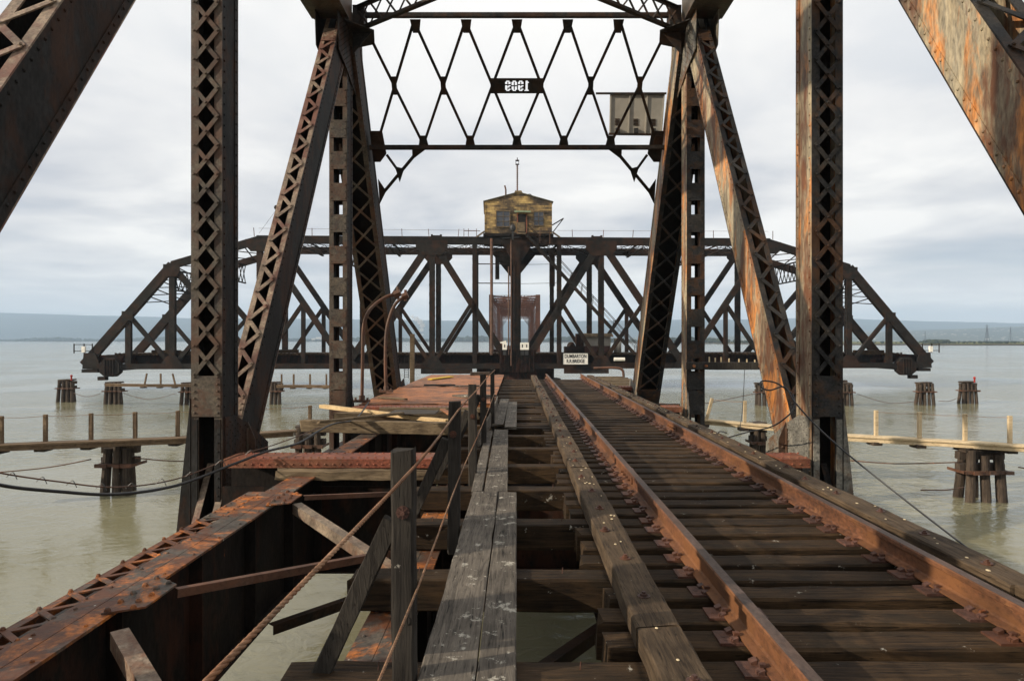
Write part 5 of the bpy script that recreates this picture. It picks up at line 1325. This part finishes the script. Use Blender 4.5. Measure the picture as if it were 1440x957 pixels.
# small shack on the swing bridge floor
a = SP_(820, 497, 3.0); b = SP_(858, 473, 3.0)
sh = sroot('shack', ((a.x + b.x) / 2, 4.2, 0.16), 'small shack with brown roof on the swing bridge deck right of centre', 'shack')
zt_ = b.z; g = MB(); g.box(a.x, b.x, 3.0, 5.6, 0.17, zt_ - 1.05); g.build('lower_wall', M['far_red'], sh)
g = MB(); g.box(a.x - 0.02, b.x + 0.02, 2.98, 5.62, zt_ - 1.049, zt_); g.build('upper_wall', M['greypanel'], sh)
g = MB(); g.hexa([(a.x - 0.3, 2.6, zt_ + 0.002), (b.x + 0.3, 2.6, zt_ + 0.002), (b.x + 0.3, 6.0, zt_ + 0.002), (a.x - 0.3, 6.0, zt_ + 0.002), (a.x - 0.2, 3.0, zt_ + 0.42), (b.x + 0.2, 3.0, zt_ + 0.42), (b.x + 0.2, 5.6, zt_ + 0.42), (a.x - 0.2, 5.6, zt_ + 0.42)])
for k in range(9): x = a.x - 0.2 + (b.x - a.x + 0.4) * k / 8; g.box(x - 0.04, x + 0.04, 2.57, 2.66, zt_ - 0.02, zt_ + 0.2)
g.build('roof', M['oldbeam'], sh)
tk = sroot('tank', SP_(868, 497, 3.4), 'grey upright tank right of the small shack', 'tank')
a = SP_(868, 496, 3.4); g = MB(); g.tube([(a.x, 3.4, 0.17), (a.x, 3.4, 1.75)], 0.45, 14); g.ball((a.x, 3.4, 1.75), 0.45, 14, 6, (1, 1, 0.4)); g.build('shell', M['greypanel'], tk, smooth=True)
tk = sroot('machine', SP_(809, 497, 2.4), 'dark lumpy engine left of the small shack', 'machine')
a = SP_(808, 497, 2.4); g = MB(); g.box(a.x - 1.2, a.x + 1.1, 2.2, 3.4, 0.17, 0.9); g.ball((a.x - 0.4, 2.8, 0.95), 0.5, 10, 6); g.tube([(a.x + 0.6, 2.8, 0.9), (a.x + 0.6, 2.8, 2.4)], 0.5, 10); g.build('engine_block', M['far_steel'], tk)
lp = sroot('flood_lamp', SP_(869, 507, -0.9), 'white horizontal drum lamp low on the swing bridge right of the sign', 'lamp')
a = SP_(863, 504.5, -0.9); b = SP_(878, 504.5, -0.9); g = MB(); g.tube([a, b], 0.2, 12); g.build('drum', M['white'], lp)
for q in (a, b): g = MB(); g.bar(q.lerp((a + b) / 2, 0.3), q.lerp((a + b) / 2, 0.3) - Vector((0, 0, 0.7)), 0.08, 0.08, (0, 1, 0)); g.build('bracket', FS, lp)
for px, lab in ((709, 'small white notice board left of the centre cage'), (734, 'left of two white notice boards right of the centre post'), (740, 'right of two white notice boards right of the centre post')):
    a = SP_(px - 3, 491, -0.9); b = SP_(px + 3.2, 481, -0.9)
    nb_ = sroot('notice_board', (a.x, -0.9, a.z), lab, 'notice board', 'white notices by the centre post')
    g = MB(); g.box(a.x, b.x, -0.95, -0.9, a.z, b.z); g.build('board', M['white'], nb_)
    g = MB(); g.box((a.x + b.x) / 2 - 0.06, (a.x + b.x) / 2 + 0.06, -0.97, -0.951, a.z + 0.25, b.z - 0.2); g.box(a.x + 0.05, b.x - 0.05, -0.89, -0.8, a.z - 0.6, a.z); g.build('marking', M['black'], nb_)
# steel ladder on the bridge floor, left
ld = sroot('ladder', SP_(570, 531, -0.9), 'thin ladder hanging from the swing bridge floor left of centre', 'ladder')
a = SP_(571, 531, -0.9); b = SP_(571, 501, -0.9); g = MB()
for dx in (-0.22, 0.22): g.bar(a + Vector((dx, 0, 0)), b + Vector((dx, 0, 0)), 0.06, 0.06, (0, 1, 0))
for k in range(9): p = a.lerp(b, (k + .5) / 9); g.bar(p - Vector((0.22, 0, 0)), p + Vector((0.22, 0, 0)), 0.04, 0.04)
g.build('frame', FS, ld)

# ================================================================ the fixed spans beyond
def far_span(y0, lab, npan=7, pit=7.5, xo=-0.45):
    r_ = empty('far_truss_span', (xo, y0, -1.4), lab, 'truss bridge', 'fixed spans beyond the swing bridge')
    zt, zb = 10.0, -1.2; n_ = npan; RD = M['far_red']; FX = 4.45
    for s in (-1, 1):
        X = xo + s * FX
        def B(nm, a, b, w_=0.5, h_=0.5):
            g = MB(); a = Vector(a); b = Vector(b); d = (b - a).normalized(); r = Vector((1, 0, 0))
            for k in (-1, 1): g.bar(a + r * k * 0.22, b + r * k * 0.22, 0.04, h_, d.cross(r))
            m2 = int((b - a).length / 0.6)
            for k in range(m2):
                p = a.lerp(b, k / m2); q = a.lerp(b, (k + 1) / m2); g.bar(p + r * 0.22 * (1 if k % 2 else -1), q - r * 0.22 * (1 if k % 2 else -1), 0.03, 0.08, d.cross(r))
            g.build(nm, RD, r_)
        g = MB(); g.box(X - 0.42, X + 0.42, y0 - 0.3, y0 + 0.3, zb, zt + 0.3); g.build('end_post', RD, r_)
        B('top_chord', (X, y0, zt), (X, y0 + n_ * pit - 3, zt)); B('bottom_chord', (X, y0, zb), (X, y0 + n_ * pit, zb)); B('end_post', (X, y0 + n_ * pit, zb), (X, y0 + n_ * pit - 3, zt))
        for k in range(1, n_): B('truss_post', (X, y0 + k * pit, zb), (X, y0 + k * pit, zt)); B('diagonal', (X, y0 + k * pit, zb), (X, y0 + (k + (1 if k < n_ / 2 else -1)) * pit if 0 < k + 1 < n_ else y0 + k * pit - pit, zt), 0.3, 0.35)
    g = MB()
    for k in range(n_):
        y_ = y0 + 0.05 + k * (n_ * pit - 3) / (n_ - 1)
        for z_ in (zt + 0.2, zt - 1.7 if k == 0 else zt - 1.0): g.box(xo - FX, xo + FX, y_ - 0.1, y_ + 0.1, z_ - 0.09, z_)
        m3 = 14
        for j in range(m3):
            xa = xo - FX + 2 * FX * j / m3; xb = xo - FX + 2 * FX * (j + 1) / m3; zl = zt - 1.7 if k == 0 else zt - 1.0
            g.bar((xa, y_, zt + 0.1), (xb, y_, zl), 0.09, 0.06, (0, 1, 0)); g.bar((xb, y_, zt + 0.1), (xa, y_, zl), 0.09, 0.06, (0, 1, 0))
        for s in (-1, 1): g.bar((xo + s * FX, y_, zt - 3.4), (xo + s * (FX - 1.8), y_, zt - 1.0), 0.12, 0.12, (0, 1, 0))
        if k < n_ - 1:
            y2 = y_ + (n_ * pit - 3) / (n_ - 1); g.bar((xo - FX, y_, zt), (xo + FX, y2, zt), 0.15, 0.25); g.bar((xo + FX, y_, zt), (xo - FX, y2, zt), 0.15, 0.25)
    g.build('portal_bracing', RD, r_)
    g = MB(); g.box(xo - FX + 0.3, xo + FX - 0.3, y0, y0 + n_ * pit, -1.0, -0.15); g.build('floor', M['girder_web'], r_)
    g = MB()
    for yy in (y0 + 0.5, y0 + n_ * pit - 1): g.box(xo - FX - 0.5, xo + FX + 0.5, yy - 1, yy + 1, WZ - 2, -1.5)
    g.build_each('pier', M['concrete'], r_)
far_span(130, 'red brown truss span seen end on beneath the yellow house')
far_span(184, 'more distant truss span continuing behind the red brown one')
r_ = empty('trackside_hut', P(707, 492, 126), 'small red hut left of the far span portal', 'hut')
a = P(701, 494, 126); b = P(710, 482, 126); g = MB(); g.box(a.x, b.x, 126, 128, a.z, b.z); g.build('wall', M['redbeam'], r_); g = MB(); g.hexa([(a.x - .2, 125.8, b.z + .004), (b.x + .2, 125.8, b.z + .004), (b.x + .2, 128.2, b.z + .004), (a.x - .2, 128.2, b.z + .004), (a.x - .2, 125.8, b.z + .12), (b.x + .2, 125.8, b.z + .5), (b.x + .2, 128.2, b.z + .5), (a.x - .2, 128.2, b.z + .12)]); g.build('roof', M['white'], r_)

# steam plume beyond the far shore
m, N_, L_, bs = mat('steam'); 
for n_ in list(N_):
    if n_.type == 'BSDF_PRINCIPLED': N_.remove(n_)
pv2 = N_.new('ShaderNodeVolumePrincipled'); pv2.inputs['Density'].default_value = 0.06; pv2.inputs['Color'].default_value = (0.95, 0.95, 0.95, 1)
L_.new(pv2.outputs[0], N_['Material Output'].inputs['Volume'])
g = MB()
for px, py, rad in ((594, 470, 2.2), (593, 463, 3.6), (594, 457, 4.5), (591, 452, 5), (586, 448, 4.2), (580, 445, 3.2), (573, 442, 2.4)): g.ball(P(px, py, 2600), rad * 2.6, 10, 6, (1, 1, 0.9))
tag(g.build('steam_plume', m, smooth=True), 'small white steam plume rising beyond the far shore left of centre', 'steam')

S.render.film_transparent = False
S.cycles.volume_bounces = 0; S.cycles.max_bounces = 6
